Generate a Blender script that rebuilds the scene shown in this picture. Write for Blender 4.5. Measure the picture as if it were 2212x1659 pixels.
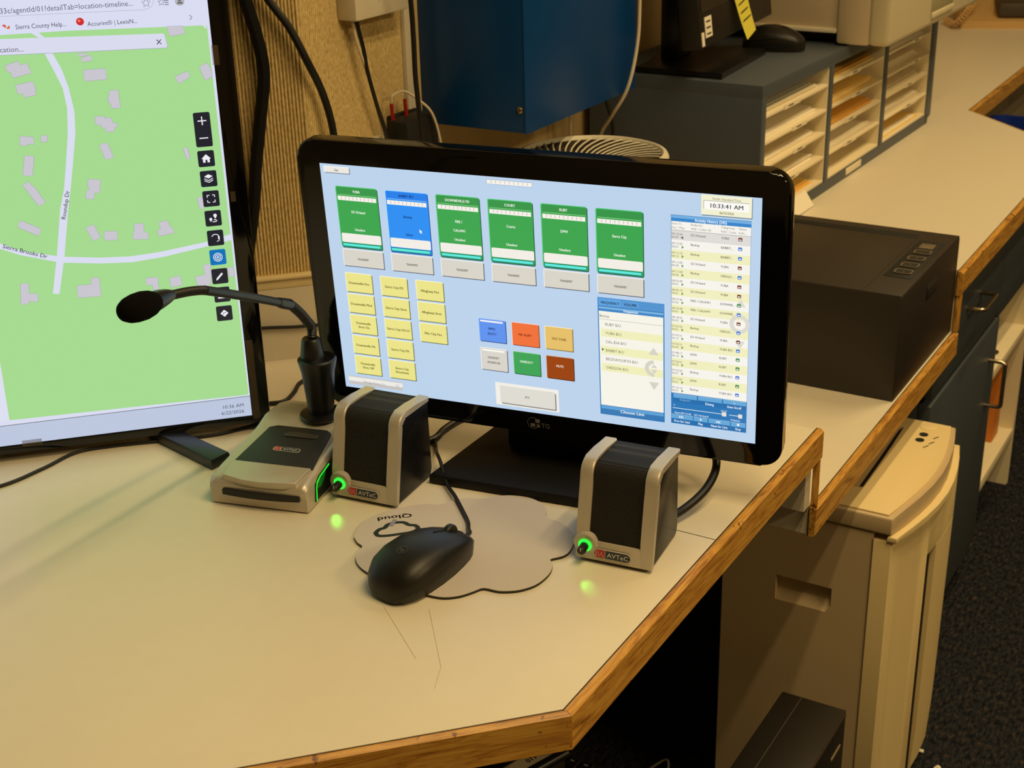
import bpy, bmesh, math, random
from mathutils import Matrix, Vector
random.seed(7)
PI = math.pi
sc = bpy.context.scene
for o in list(bpy.data.objects): bpy.data.objects.remove(o)
C = sc.collection

# ------------------------------------------------------------------ camera
def cam_axes(pitch=23.3, roll=1.6, az=31.2):
    p, r, a = (math.radians(v) for v in (pitch, roll, az))
    g = Vector((math.cos(p)*math.sin(r), math.cos(p)*math.cos(r), math.sin(p)))   # gravity in camera axes (x right, y down, z forward)
    up = -g
    z = Vector((0, 0, 1)); fw = (z - up*z.dot(up)).normalized(); rt = fw.cross(up)
    R0 = Matrix((rt, fw, up))
    Rz = Matrix(((math.cos(a), -math.sin(a), 0), (math.sin(a), math.cos(a), 0), (0, 0, 1)))
    return Rz @ R0
RC = cam_axes()
cd = bpy.data.cameras.new('camera'); cam = bpy.data.objects.new('camera', cd); C.objects.link(cam)
m3 = Matrix((RC @ Vector((1, 0, 0)), RC @ Vector((0, -1, 0)), RC @ Vector((0, 0, -1)))).transposed()
cam.matrix_world = Matrix.Translation((0, 0, 1.43)) @ m3.to_4x4()
cd.sensor_width = 36; cd.lens = 3060/2212*36; cd.clip_start = .02
cd.dof.use_dof = True; cd.dof.focus_distance = 1.32; cd.dof.aperture_fstop = 15
sc.camera = cam

# ------------------------------------------------------------------ world, lamps, exposure
sc.view_settings.view_transform = 'Standard'; sc.view_settings.look = 'None'
sc.view_settings.exposure = 0; sc.view_settings.gamma = 1; sc.view_settings.use_curve_mapping = False
w = bpy.data.worlds.new('world'); sc.world = w; w.use_nodes = True
w.node_tree.nodes['Background'].inputs[0].default_value = (1, .75, .45, 1)
w.node_tree.nodes['Background'].inputs[1].default_value = .035
WARM = (1, .735, .36)
def area(name, loc, size, power, target=None):
    d = bpy.data.lights.new(name, 'AREA'); d.shape = 'RECTANGLE'; d.size, d.size_y = size
    d.energy = power; d.color = WARM
    o = bpy.data.objects.new(name, d); C.objects.link(o); o.location = loc
    return o
area('ceiling_lamp', (.02, .75, 2.58), (.05, 1.2), 12.6)
area('ceiling_lamp', (.30, .75, 2.58), (.05, 1.2), 12.6)
area('ceiling_lamp', (.02, 2.7, 2.58), (.05, 1.2), 13)
area('ceiling_lamp', (.30, 2.7, 2.58), (.05, 1.2), 13)
area('ceiling_lamp', (2.0, .9, 2.58), (.3, 1.2), 42)  # added fill lamp, turned up to brighten the corner walls

# ------------------------------------------------------------------ helpers
def lin(h):
    h = h.lstrip('#'); v = [int(h[i:i+2], 16)/255 for i in (0, 2, 4)]
    return tuple(c/12.92 if c <= .04045 else ((c+.055)/1.055)**2.4 for c in v) + (1,)
MATS = {}
def nodes(m):
    m.use_nodes = True
    nt = m.node_tree
    return nt, nt.nodes, nt.links, nt.nodes['Principled BSDF']
def mat(name, col, rough=.5, metal=0, spec=.5, coat=0, noise=None, bump=None, alpha=None):
    if name in MATS: return MATS[name]
    m = bpy.data.materials.new(name); nt, N, L, b = nodes(m)
    c = lin(col) if isinstance(col, str) else tuple(col) + (1,)
    b.inputs['Base Color'].default_value = c; b.inputs['Roughness'].default_value = rough
    b.inputs['Metallic'].default_value = metal; b.inputs['Specular IOR Level'].default_value = spec
    b.inputs['Coat Weight'].default_value = coat; b.inputs['Coat Roughness'].default_value = .05
    tc = N.new('ShaderNodeTexCoord')
    if noise:                       # (scale, amount)
        n = N.new('ShaderNodeTexNoise'); n.inputs['Scale'].default_value = noise[0]; n.inputs['Detail'].default_value = 4
        L.new(tc.outputs['Object'], n.inputs['Vector'])
        mx = N.new('ShaderNodeMix'); mx.data_type = 'RGBA'; mx.blend_type = 'MIX'
        mx.inputs[6].default_value = tuple(x*(1-noise[1]) for x in c[:3]) + (1,)
        mx.inputs[7].default_value = tuple(min(1, x*(1+noise[1])) for x in c[:3]) + (1,)
        L.new(n.outputs['Fac'], mx.inputs[0]); L.new(mx.outputs[2], b.inputs['Base Color'])
    if bump:                        # (scale, strength, distance)
        n = N.new('ShaderNodeTexNoise'); n.inputs['Scale'].default_value = bump[0]; n.inputs['Detail'].default_value = 3
        L.new(tc.outputs['Object'], n.inputs['Vector'])
        bp = N.new('ShaderNodeBump'); bp.inputs['Strength'].default_value = bump[1]; bp.inputs['Distance'].default_value = bump[2]
        L.new(n.outputs['Fac'], bp.inputs['Height']); L.new(bp.outputs['Normal'], b.inputs['Normal'])
    if alpha is not None: b.inputs['Alpha'].default_value = alpha
    MATS[name] = m; return m
def glow(col, strength=1.0, sample=False, rough=.2, spec=.25):
    key = 'glow_%s_%g_%d' % (col, strength, sample)
    if key in MATS: return MATS[key]
    m = bpy.data.materials.new(key); nt, N, L, b = nodes(m)
    b.inputs['Base Color'].default_value = (.003, .003, .003, 1)
    b.inputs['Emission Color'].default_value = lin(col); b.inputs['Emission Strength'].default_value = strength
    b.inputs['Roughness'].default_value = rough; b.inputs['Specular IOR Level'].default_value = spec
    m.cycles.emission_sampling = 'FRONT' if sample else 'NONE'
    MATS[key] = m; return m
def wood_mat(name, axis):
    m = bpy.data.materials.new(name); nt, N, L, b = nodes(m)
    tc = N.new('ShaderNodeTexCoord'); mp = N.new('ShaderNodeMapping')
    s = [95, 95, 95]; s['xyz'.index(axis)] = 9
    mp.inputs['Scale'].default_value = s
    L.new(tc.outputs['Object'], mp.inputs['Vector'])
    n = N.new('ShaderNodeTexNoise'); n.inputs['Scale'].default_value = 1.4; n.inputs['Detail'].default_value = 7; n.inputs['Roughness'].default_value = .65; n.inputs['Distortion'].default_value = 1.6
    L.new(mp.outputs['Vector'], n.inputs['Vector'])
    r = N.new('ShaderNodeValToRGB'); e = r.color_ramp.elements
    e[0].position = .28; e[0].color = lin('#5e3610'); e[1].position = .72; e[1].color = lin('#cfa24c')
    k = e.new(.42); k.color = lin('#a8742e'); k = e.new(.55); k.color = lin('#c4923e')
    L.new(n.outputs['Fac'], r.inputs['Fac'])
    # dents and dark marks
    v = N.new('ShaderNodeTexNoise'); v.inputs['Scale'].default_value = 75; v.inputs['Detail'].default_value = 2
    L.new(tc.outputs['Object'], v.inputs['Vector'])
    r2 = N.new('ShaderNodeValToRGB'); r2.color_ramp.elements[0].position = .675; r2.color_ramp.elements[0].color = (1, 1, 1, 1)
    r2.color_ramp.elements[1].position = .73; r2.color_ramp.elements[1].color = (.30, .22, .15, 1)
    L.new(v.outputs['Fac'], r2.inputs['Fac'])
    mx = N.new('ShaderNodeMix'); mx.data_type = 'RGBA'; mx.blend_type = 'MULTIPLY'; mx.inputs[0].default_value = 1
    L.new(r.outputs['Color'], mx.inputs[6]); L.new(r2.outputs['Color'], mx.inputs[7])
    L.new(mx.outputs[2], b.inputs['Base Color'])
    b.inputs['Roughness'].default_value = .42
    bp = N.new('ShaderNodeBump'); bp.inputs['Strength'].default_value = .25; bp.inputs['Distance'].default_value = .001
    L.new(n.outputs['Fac'], bp.inputs['Height']); L.new(bp.outputs['Normal'], b.inputs['Normal'])
    MATS[name] = m; return m

class MB:
    """collects shapes into one mesh"""
    def __init__(s): s.v = []; s.f = []; s.mi = []; s.mats = []
    def slot(s, m):
        if m not in s.mats: s.mats.append(m)
        return s.mats.index(m)
    def add(s, vs, fs, m, M=None):
        k = len(s.v); i = s.slot(m)
        s.v += [tuple(M @ Vector(v)) if M else tuple(v) for v in vs]
        s.f += [tuple(k+j for j in f) for f in fs]; s.mi += [i]*len(fs); return s
    def _bm(s, bm, m, M):
        bm.verts.index_update()
        s.add([v.co.copy() for v in bm.verts], [[v.index for v in f.verts] for f in bm.faces], m, M); bm.free(); return s
    def box(s, lo, hi, m, bev=0, seg=2, M=None):
        bm = bmesh.new(); bmesh.ops.create_cube(bm, size=1)
        for v in bm.verts: v.co = Vector([lo[i] + (v.co[i]+.5)*(hi[i]-lo[i]) for i in range(3)])
        if bev: bmesh.ops.bevel(bm, geom=bm.edges[:], offset=bev, segments=seg, profile=.5, affect='EDGES')
        return s._bm(bm, m, M)
    def prism(s, pts, z0, z1, m, M=None, bev=0, seg=2):
        bm = bmesh.new()
        a = sum(pts[i][0]*pts[(i+1) % len(pts)][1]-pts[(i+1) % len(pts)][0]*pts[i][1] for i in range(len(pts)))
        if a < 0: pts = pts[::-1]
        lo = [bm.verts.new((p[0], p[1], z0)) for p in pts]; hi = [bm.verts.new((p[0], p[1], z1)) for p in pts]
        bm.faces.new(lo[::-1]); bm.faces.new(hi); n = len(pts)
        for i in range(n): bm.faces.new((lo[i], lo[(i+1) % n], hi[(i+1) % n], hi[i]))
        if bev:
            es = [e for e in bm.edges if abs(e.verts[0].co.z-e.verts[1].co.z) < 1e-7]
            bmesh.ops.bevel(bm, geom=es, offset=bev, segments=seg, profile=.5, affect='EDGES')
        return s._bm(bm, m, M)
    def poly(s, pts, z, m, M=None):
        return s.add([(p[0], p[1], z) for p in pts], [list(range(len(pts)))], m, M)
    def tube(s, pts, r, m, n=10, M=None, caps=True):
        P = [Vector(p) for p in pts]; R = r if isinstance(r, (list, tuple)) else [r]*len(P)
        vs = []; fs = []; prev = None
        for i, p in enumerate(P):
            t = (P[min(i+1, len(P)-1)]-P[max(i-1, 0)]).normalized()
            if prev is None:
                a = Vector((0, 0, 1)) if abs(t.z) < .9 else Vector((1, 0, 0)); u = t.cross(a).normalized()
            else: u = (prev - t*prev.dot(t)).normalized()
            prev = u; v = t.cross(u)
            for k in range(n):
                q = 2*PI*k/n; vs.append(p + (u*math.cos(q)+v*math.sin(q))*R[i])
        for i in range(len(P)-1):
            for k in range(n):
                a = i*n+k; b = i*n+(k+1) % n; fs.append((a, b, b+n, a+n))
        if caps: fs.append(list(range(n))[::-1]); fs.append([(len(P)-1)*n+k for k in range(n)])
        return s.add(vs, fs, m, M)
    def lathe(s, prof, m, n=32, M=None, caps=True):
        vs = []; fs = []
        for (r, z) in prof:
            for k in range(n): vs.append((r*math.cos(2*PI*k/n), r*math.sin(2*PI*k/n), z))
        for i in range(len(prof)-1):
            for k in range(n):
                a = i*n+k; b = i*n+(k+1) % n; fs.append((a, b, b+n, a+n))
        if caps: fs.append(list(range(n))[::-1]); fs.append([(len(prof)-1)*n+k for k in range(n)])
        return s.add(vs, fs, m, M)
    def loft(s, rings, m, M=None):
        n = len(rings[0]); vs = [p for r in rings for p in r]; fs = []
        for i in range(len(rings)-1):
            for k in range(n): a = i*n+k; b = i*n+(k+1) % n; fs.append((a, b, b+n, a+n))
        fs.append(list(range(n))[::-1]); fs.append([(len(rings)-1)*n+k for k in range(n)])
        return s.add(vs, fs, m, M)
    def text(s, st, x, y, cap, m, z=0, align='CENTER', M=None, bold=0, rot=0, sx=1, fit=None):
        vs, fs = TXT[(st, bold)]
        k = cap/CAP
        w0 = min(v[0] for v in vs); w1 = max(v[0] for v in vs)
        if fit: sx = fit/((w1-w0)*k)
        ox = {'CENTER': -(w0+w1)/2, 'LEFT': -w0, 'RIGHT': -w1}[align]
        c, sn = math.cos(rot), math.sin(rot); out = []
        for dx in ((-.026*bold, .026*bold) if bold else (0,)):       # heavier strokes: the outline drawn twice, a hair apart
            out = []
            for (a, b) in vs:
                X = (a+ox+dx)*k*sx; Y = b*k - cap/2
                out.append((x+X*c-Y*sn, y+X*sn+Y*c, z))
            s.add(out, fs, m, M)
        return s
    def build(s, name, parent=None, world=False, smooth=35, recalc=True):
        me = bpy.data.meshes.new(name)
        vs = s.v
        if parent is not None and world:
            inv = ROOTM[parent.name].inverted(); vs = [inv @ Vector(v) for v in vs]
        me.from_pydata([tuple(v) for v in vs], [], s.f)
        for m in s.mats: me.materials.append(m)
        me.polygons.foreach_set('material_index', s.mi)
        if recalc:
            bm = bmesh.new(); bm.from_mesh(me); bmesh.ops.recalc_face_normals(bm, faces=bm.faces[:]); bm.to_mesh(me); bm.free()
        me.polygons.foreach_set('use_smooth', [smooth > 0]*len(me.polygons))
        me.update()
        if smooth: me.set_sharp_from_angle(angle=math.radians(smooth))
        o = bpy.data.objects.new(name, me); C.objects.link(o)
        if parent is not None: o.parent = parent; ROOTM[o.name] = ROOTM[parent.name]
        else: ROOTM[o.name] = Matrix.Identity(4)
        return o
ROOTM = {}
def tag(o, label, cat, group=None):
    o['label'] = label; o['category'] = cat
    if group: o['group'] = group
    return o
def thing(name, label, cat, loc=(0, 0, 0), rotz=0, group=None):
    o = bpy.data.objects.new(name, None); C.objects.link(o); o.empty_display_size = .05
    o.location = loc; o.rotation_euler = (0, 0, rotz)
    ROOTM[o.name] = Matrix.Translation(loc) @ Matrix.Rotation(rotz, 4, 'Z')
    return tag(o, label, cat, group)
def struct(o): o['kind'] = 'structure'; return o
def dup(root, loc, rotz, label, group=None):
    r = root.copy(); C.objects.link(r); r.location = loc; r.rotation_euler = (0, 0, rotz); r['label'] = label
    if group: r['group'] = group
    for ch in list(root.children):
        c = ch.copy(); C.objects.link(c); c.parent = r
        for g in list(ch.children):
            d = g.copy(); C.objects.link(d); d.parent = c
    ROOTM[r.name] = Matrix.Translation(loc) @ Matrix.Rotation(rotz, 4, 'Z')
    return r
def curve(pts, k=8):
    P = [Vector(p) for p in pts]; out = []
    for i in range(len(P)-1):
        a = P[max(i-1, 0)]; b = P[i]; c = P[i+1]; d = P[min(i+2, len(P)-1)]
        for j in range(k):
            t = j/k
            out.append(.5*((2*b)+(c-a)*t+(2*a-5*b+4*c-d)*t*t+(3*b-a-3*c+d)*t**3))
    out.append(P[-1]); return out
def rrect(x0, y0, x1, y1, r, n=5):
    if x1 < x0: x0, x1 = x1, x0
    if y1 < y0: y0, y1 = y1, y0
    pts = []
    for cx, cy, a0 in ((x1-r, y1-r, 0), (x0+r, y1-r, 90), (x0+r, y0+r, 180), (x1-r, y0+r, 270)):
        for i in range(n+1):
            a = math.radians(a0+90*i/n); pts.append((cx+r*math.cos(a), cy+r*math.sin(a)))
    return pts
def disc(cx, cy, r, n=24): return [(cx+r*math.cos(2*PI*i/n), cy+r*math.sin(2*PI*i/n)) for i in range(n)]
def arc(cx, cy, r, a0, a1, n=20): return [(cx+r*math.cos(math.radians(a0+(a1-a0)*i/n)), cy+r*math.sin(math.radians(a0+(a1-a0)*i/n))) for i in range(n+1)]
def stroke(mb, pts, wd, z, m, M=None, closed=False):
    P = [Vector((p[0], p[1])) for p in pts]; n = len(P); vs = []; fs = []
    for i in range(n):
        a = P[i-1] if (i > 0 or closed) else P[i]; b = P[(i+1) % n] if (i < n-1 or closed) else P[i]
        t = (b-a).normalized(); nn = Vector((-t.y, t.x))*wd/2
        vs += [(P[i].x+nn.x, P[i].y+nn.y, z), (P[i].x-nn.x, P[i].y-nn.y, z)]
    for i in range(n if closed else n-1):
        j = (i+1) % n; fs.append((2*i, 2*i+1, 2*j+1, 2*j))
    mb.add(vs, fs, m, M)

# all writing on things, turned into mesh outlines once
WORDS = {}
TXT = {}
CAP = .729
def want(st, bold=0): WORDS[(st, bold)] = None
def make_words():
    tmp = []
    for (st, bold) in WORDS:
        cu = bpy.data.curves.new('t', 'FONT'); cu.body = st; cu.size = 1; cu.resolution_u = 2
        o = bpy.data.objects.new('t', cu); C.objects.link(o); tmp.append((o, cu, (st, bold)))
    bpy.context.view_layer.update(); dg = bpy.context.evaluated_depsgraph_get()
    for o, cu, key in tmp:
        me = o.evaluated_get(dg).to_mesh()
        TXT[key] = ([(v.co.x, v.co.y) for v in me.vertices], [tuple(p.vertices) for p in me.polygons])
        o.evaluated_get(dg).to_mesh_clear()
    for o, cu, key in tmp: bpy.data.objects.remove(o); bpy.data.curves.remove(cu)

# ------------------------------------------------------------------ materials
LAM = mat('cream_laminate', '#dcd3be', .38, spec=.4, noise=(60, .025))
LAMV = mat('cream_laminate_edge', '#d2c8b4', .4)
WOODX = wood_mat('honey_wood_x', 'x'); WOODY = wood_mat('honey_wood_y', 'y'); WOODZ = wood_mat('honey_wood_z', 'z')
DARKLINE = mat('dark_glue_line', '#2a1d12', .6)
BLACKG = mat('gloss_black', '#060606', .08, spec=.5)
BLACKS = mat('satin_black', '#0d0d0e', .35)
BLACKM = mat('matte_black', '#141414', .6)
BLACKR = mat('black_rubber', '#101011', .45)
CHAR = mat('charcoal_plastic', '#232120', .5, bump=(900, .15, .0003))
SILVER = mat('silver_plastic', '#bfb6a6', .34, metal=.35, spec=.5, bump=(1500, .06, .0002))
SLATE = mat('slate_laminate', '#474f58', .45, noise=(200, .05))
SLATED = mat('slate_cabinet', '#3f474f', .5, noise=(200, .05))
BLUE = mat('cobalt_enamel', '#063f7c', .33, spec=.28, noise=(3, .1))
BEIGE = mat('beige_plastic', '#cbbf9f', .5, bump=(700, .12, .0003))
PUTTY = mat('putty_plastic', '#c9b79a', .5)
IVORY = mat('ivory_plastic', '#d8cfb8', .45)
CREAM = mat('cream_board', '#e4d6b4', .55)
PAPER = mat('white_paper', '#f0e8d4', .7)
MANILA = mat('manila_paper', '#efcb74', .65)
ORANGE = mat('orange_card', '#e9b04e', .6)
METAL = mat('steel_wire', '#a89c86', .3, metal=1)
WHITEC = mat('white_cord', '#cfc2ab', .45)
REDV = mat('red_vinyl', '#a01818', .45)

# ------------------------------------------------------------------ words
UI_ROWS = [('09:12:26', '00:07', 'SO Hi-band', 'YUBA', 'n'), ('09:12:25', '00:01', 'Backup', 'BABBIT...', 'b'), ('09:11:15', '00:13', 'Backup', 'BABBIT...', 'b'),
 ('09:11:05', '00:30', 'SO Hi-band', 'YUBA', 'n'), ('09:11:04', '00:06', 'Backup', 'OREGO...', 'b'), ('08:55:49', '00:01', 'SO Hi-band', 'YUBA', 'n'),
 ('08:45:19', '00:01', 'SO Hi-band', 'YUBA', 'n'), ('08:37:46', '00:02', 'FIRE / CALAW1', 'DOWNIE...', 'g'), ('08:34:38', '00:01', 'FIRE / CALAW1', 'DOWNIE...', 'b'),
 ('08:18:32', '00:02', 'SO Hi-band', 'YUBA', 'n'), ('07:55:33', '00:01', 'Backup', 'OREGO...', 'b'), ('07:55:21', '00:13', 'SO Hi-band', 'YUBA', 'n'),
 ('07:55:21', '00:05', 'Backup', 'YUBA B/U', 'b'), ('07:48:17', '00:14', 'DPW', 'RUBY', 'g'), ('07:26:01', '00:23', 'DPW', 'RUBY', 'g'),
 ('07:22:50', '00:01', 'Backup', 'YUBA B/U', 'b'), ('07:17:33', '00:21', 'DPW', 'RUBY', 'g'), ('07:16:14', '00:01', 'Backup', 'YUBA B/U', 'b')]
CARDS = [(65, 'g', 'YUBA', ['SO Hi-band'], 'Unselect'), (302, 'b', 'BABBIT B/U', ['Backup'], 'Select'), (539, 'g', 'DOWNIEVILLE FD', ['FIRE /', 'CALAW1'], 'Unselect'),
 (775, 'g', 'COURT', ['Courts'], 'Unselect'), (1010, 'g', 'RUBY', ['DPW'], 'Unselect'), (1246, 'g', '', ['Sierra City'], 'Unselect')]
YEL = [['Downieville Fire', 'Downieville Med', 'Downieville|Siren On', 'Downieville PA', 'Downieville|Siren Off'],
 ['Sierra City FD', 'Sierra City Siren', 'Sierra City HI-LO', 'Sierra City PA', 'Sierra City|Deactivate'], ['Alleghany Fire', 'Alleghany Siren', 'Pike City Fire']]
UI_TEXT = []   # (string, x, y, cap height, colour, align, bold)
def T(st, x, y, cap, col, al='CENTER', bold=0): UI_TEXT.append((st, x, y, cap, col, al, bold)); want(st, bold)
T('Exit', 80, 25, 11, '#4a443a', bold=1)
for x0, k, title, mid, low in CARDS:
    cx = x0+99; tc = '#0a2a66' if k == 'b' else '#eef6e6'
    if title: T(title, cx, 117, 13, tc, bold=1)
    if len(mid) == 1: T(mid[0], cx, 210, 13, tc, bold=1)
    else: T(mid[0], cx, 210, 13, tc, bold=1); T(mid[1], cx, 250, 13, tc, bold=1)
    T(low, cx, 291, 13, tc, bold=1); T('TRANSMIT', cx, 430, 11, '#57503f', bold=1)
for c, col in enumerate(YEL):
    for r, st in enumerate(col):
        cx = 130+172.5*c; cy = 547+102.3*r; ls = st.split('|')
        for i, l in enumerate(ls): T(l, cx, cy+(i-(len(ls)-1)/2)*19, 12.5, '#4d480c', bold=1)
T('Message History ( 0 )', 152, 1042, 11, '#77716a')
for st, x, y, c in (('SIMUL', 758, 692, '#14245e'), ('SELECT', 758, 716, '#14245e'), ('PRE ALERT', 912, 703, '#6e1c08'), ('TEST TONE', 1066, 703, '#6a4208'), ('HEADSET', 758, 832, '#5a5448'), ('MONITOR', 758, 856, '#5a5448'), ('UNSELECT', 912, 832, '#e8f6e4'), ('MUTE', 1066, 832, '#f4e2d2'), ('PTT', 907, 1008, '#504a40')):
    T(st, x, y, 12, c, bold=1)
T('FREQUENCY', 1299, 508, 13, '#10233c', bold=1); T('VOLUME', 1386, 507, 13, '#10233c', bold=1); T('Frequencies', 1388, 538, 12, '#e6f2fc', bold=1); T('Backup', 1252, 569, 13, '#44413c', 'LEFT')
for i, st in enumerate(('RUBY B/U', 'YUBA B/U', 'CAL-IDA B/U', 'BABBIT B/U', 'BECKWOURTH B/U', 'OREGON B/U')): T(st, 1276, 607+40.2*i, 14, '#5a5a2c' if i % 2 else '#55524c', 'LEFT')
T('Choose Line', 1388, 1012, 16, '#e9f3fb', bold=1)
T('Pacific Standard Time', 1783, 17, 10, '#5e5a3c'); T('10:33:41 AM', 1783, 45, 19, '#2c2c2c', bold=.6); T('06/22/2026', 1783, 73, 11, '#6a662c', bold=.6)
T('Activity History (245)', 1720, 112, 14, '#eaf4fd', bold=1)
for st, x, y in (('Start Ti...', 1563, 132), ('Dur / Play', 1563, 149), ('Endpoint', 1641, 132), ('ANI / Caller ID', 1641, 149), ('Talkgroup...', 1762, 132), ('NAC Code', 1762, 149), ('Status', 1832, 132), ('Indic...', 1832, 149)): T(st, x, y, 10, '#77756e', 'LEFT')
for i, (a, b, c, d, k) in enumerate(UI_ROWS):
    y = 162+40.3*i; tc = '#5e5a26' if (i % 2 == 0 and i) else '#5a5750'
    T(a, 1563, y+14, 10, tc, 'LEFT'); T(b, 1563, y+28, 10, tc, 'LEFT'); T(c, 1641, y+14, 11, tc, 'LEFT', .5); T(d, 1763, y+14, 11, tc, 'LEFT', .5)
T('Endpoint', 1620, 916, 11, '#86b6dc'); T('Emerg', 1725, 920, 13, '#e6f2fb', bold=1); T('Auto Scroll', 1828, 920, 12, '#e6f2fb', bold=1)
T('0', 1573, 945, 9, '#dcebf7'); T('00:07', 1786, 944, 9, '#dcebf7'); T('Start:09:12:26', 1574, 980, 10, '#dcebf7', 'LEFT', .6); T('SO Hi-band', 1659, 980, 10, '#dcebf7', 'LEFT', .6); T('Volume', 1834, 980, 10, '#dcebf7', bold=.6)
T('Prev for Line', 1607, 1020, 12, '#eaf3fb', bold=1); T('Play', 1687, 1020, 12, '#eaf3fb', bold=1); T('Next for Line', 1767, 1020, 12, '#eaf3fb', bold=1); T('Stop', 1847, 1020, 12, '#eaf3fb', bold=1)
for st in ('33c/agentId/01?detailTab=location-timeline...', 'Sierra County Help...', 'Accurint® | LexisN...', 'cation...', '10:36 AM', '6/22/2026', 'Roundup Dr', 'Sierra Brooks Dr', '+', 'AVTeC', 'Qloud', 'hp', '011', 'TG', '1', '2', '3', '4'): [want(st, b_) for b_ in (0, .5, .6, .7, 1)]
make_words()

# ------------------------------------------------------------------ room
FL = bpy.data.materials.new('dark_carpet'); nt, N, L, b = nodes(FL)
tc = N.new('ShaderNodeTexCoord'); n1 = N.new('ShaderNodeTexNoise'); n1.inputs['Scale'].default_value = 160; n1.inputs['Detail'].default_value = 3
n2 = N.new('ShaderNodeTexVoronoi'); n2.inputs['Scale'].default_value = 230
mp = N.new('ShaderNodeMapping'); mp.inputs['Scale'].default_value = (1, .45, 1); L.new(tc.outputs['Object'], mp.inputs['Vector'])
L.new(mp.outputs['Vector'], n1.inputs['Vector']); L.new(mp.outputs['Vector'], n2.inputs['Vector'])
r = N.new('ShaderNodeValToRGB'); e = r.color_ramp.elements; e[0].position = .36; e[0].color = lin('#15171c'); e[1].position = .72; e[1].color = lin('#4e3d32'); k = e.new(.52); k.color = lin('#282b31'); k = e.new(.62); k.color = lin('#322f2f')
L.new(n1.outputs['Fac'], r.inputs['Fac']); L.new(r.outputs['Color'], b.inputs['Base Color']); b.inputs['Roughness'].default_value = .95; b.inputs['Specular IOR Level'].default_value = .1
bp = N.new('ShaderNodeBump'); bp.inputs['Strength'].default_value = 1; bp.inputs['Distance'].default_value = .004; L.new(n2.outputs['Distance'], bp.inputs['Height']); L.new(bp.outputs['Normal'], b.inputs['Normal'])
WALLW = mat('painted_wall', '#b7a88a', .8)
TAN = bpy.data.materials.new('tan_panel'); nt, N, L, b = nodes(TAN)
tc = N.new('ShaderNodeTexCoord'); mp = N.new('ShaderNodeMapping'); mp.inputs['Scale'].default_value = (30, 30, 3); L.new(tc.outputs['Object'], mp.inputs['Vector'])
n1 = N.new('ShaderNodeTexNoise'); n1.inputs['Scale'].default_value = 2; n1.inputs['Detail'].default_value = 5; L.new(mp.outputs['Vector'], n1.inputs['Vector'])
r = N.new('ShaderNodeValToRGB'); e = r.color_ramp.elements; e[0].color = lin('#b39a6a'); e[1].color = lin('#cdb382'); L.new(n1.outputs['Fac'], r.inputs['Fac']); L.new(r.outputs['Color'], b.inputs['Base Color']); b.inputs['Roughness'].default_value = .6
RIB = bpy.data.materials.new('ribbed_wallcover'); nt, N, L, b = nodes(RIB)
tc = N.new('ShaderNodeTexCoord'); mp = N.new('ShaderNodeMapping'); mp.inputs['Scale'].default_value = (260, 260, 180); L.new(tc.outputs['Object'], mp.inputs['Vector'])
n1 = N.new('ShaderNodeTexNoise'); n1.inputs['Scale'].default_value = 1; n1.inputs['Detail'].default_value = 4; L.new(mp.outputs['Vector'], n1.inputs['Vector'])
r = N.new('ShaderNodeValToRGB'); e = r.color_ramp.elements; e[0].position = .25; e[0].color = lin('#b29a62'); e[1].position = .75; e[1].color = lin('#e2ca92'); L.new(n1.outputs['Fac'], r.inputs['Fac']); L.new(r.outputs['Color'], b.inputs['Base Color']); b.inputs['Roughness'].default_value = .9
bp = N.new('ShaderNodeBump'); bp.inputs['Strength'].default_value = .6; bp.inputs['Distance'].default_value = .001; L.new(n1.outputs['Fac'], bp.inputs['Height']); L.new(bp.outputs['Normal'], b.inputs['Normal'])

XW = -1.0705; YK = 1.3134                   # side wall plane, and where the corner diagonal meets it
DL = (-2.30, YK-(2.30+XW))                  # far end of the diagonal wall
ZT = 2.6
struct(MB().box((-2.6, -2.2, -.05), (3.6, 5.2, 0), FL).build('floor', smooth=0))
struct(MB().box((-2.6, -2.2, ZT), (3.6, 5.2, ZT+.05), mat('ceiling_tile', '#cfc6b2', .9)).build('ceiling', smooth=0))
def ribs(mb, a, bb, z0, z1, pitch, depth, m):
    a = Vector(a); bb = Vector(bb); d = bb-a; n = max(1, round(d.length/pitch)); nr = Vector((d.y, -d.x)).normalized()
    prof = [(0, 0), (.18, .72), (.36, .97), (.5, 1), (.64, .97), (.82, .72)]
    vs = []; fs = []
    pts = [(i+t, h) for i in range(n) for t, h in prof] + [(n, 0)]
    for t, h in pts:
        p = a + d*(t/n) + nr*h*depth; vs += [(p.x, p.y, z0), (p.x, p.y, z1)]
    for i in range(len(pts)-1): fs.append((2*i, 2*i+2, 2*i+3, 2*i+1))
    mb.add(vs, fs, m)
# corner diagonal wall, ribbed cover above the ledge
mb = MB(); mb.prism([DL, (XW, YK), (XW-.06, YK+.03), (DL[0]-.06, DL[1]+.06)], 0, ZT, WALLW)
ribs(mb, DL, (XW, YK), .8665, ZT, .0041, .0030, RIB)
struct(mb.build('wall_corner', smooth=60, recalc=False))
mb = MB(); mb.box((XW-.08, YK, 0), (XW, 5.2, ZT), TAN)
ribs(mb, (XW, YK), (XW, 1.514), .86, ZT, .0037, .0022, RIB)
struct(mb.build('wall_left', smooth=60, recalc=False))
struct(MB().box((-2.4, -2.2, 0), (-2.3, DL[1]+.05, ZT), WALLW).build('wall_near_left', smooth=0))
struct(MB().box((XW-.1, 5.1, 0), (3.6, 5.2, ZT), WALLW).build('wall_back', smooth=0))
struct(MB().box((3.5, -2.2, 0), (3.6, 5.1, ZT), WALLW).build('wall_right', smooth=0))
struct(MB().box((-2.3, -2.2, 0), (3.5, -2.1, ZT), WALLW).build('wall_front', smooth=0))
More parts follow.
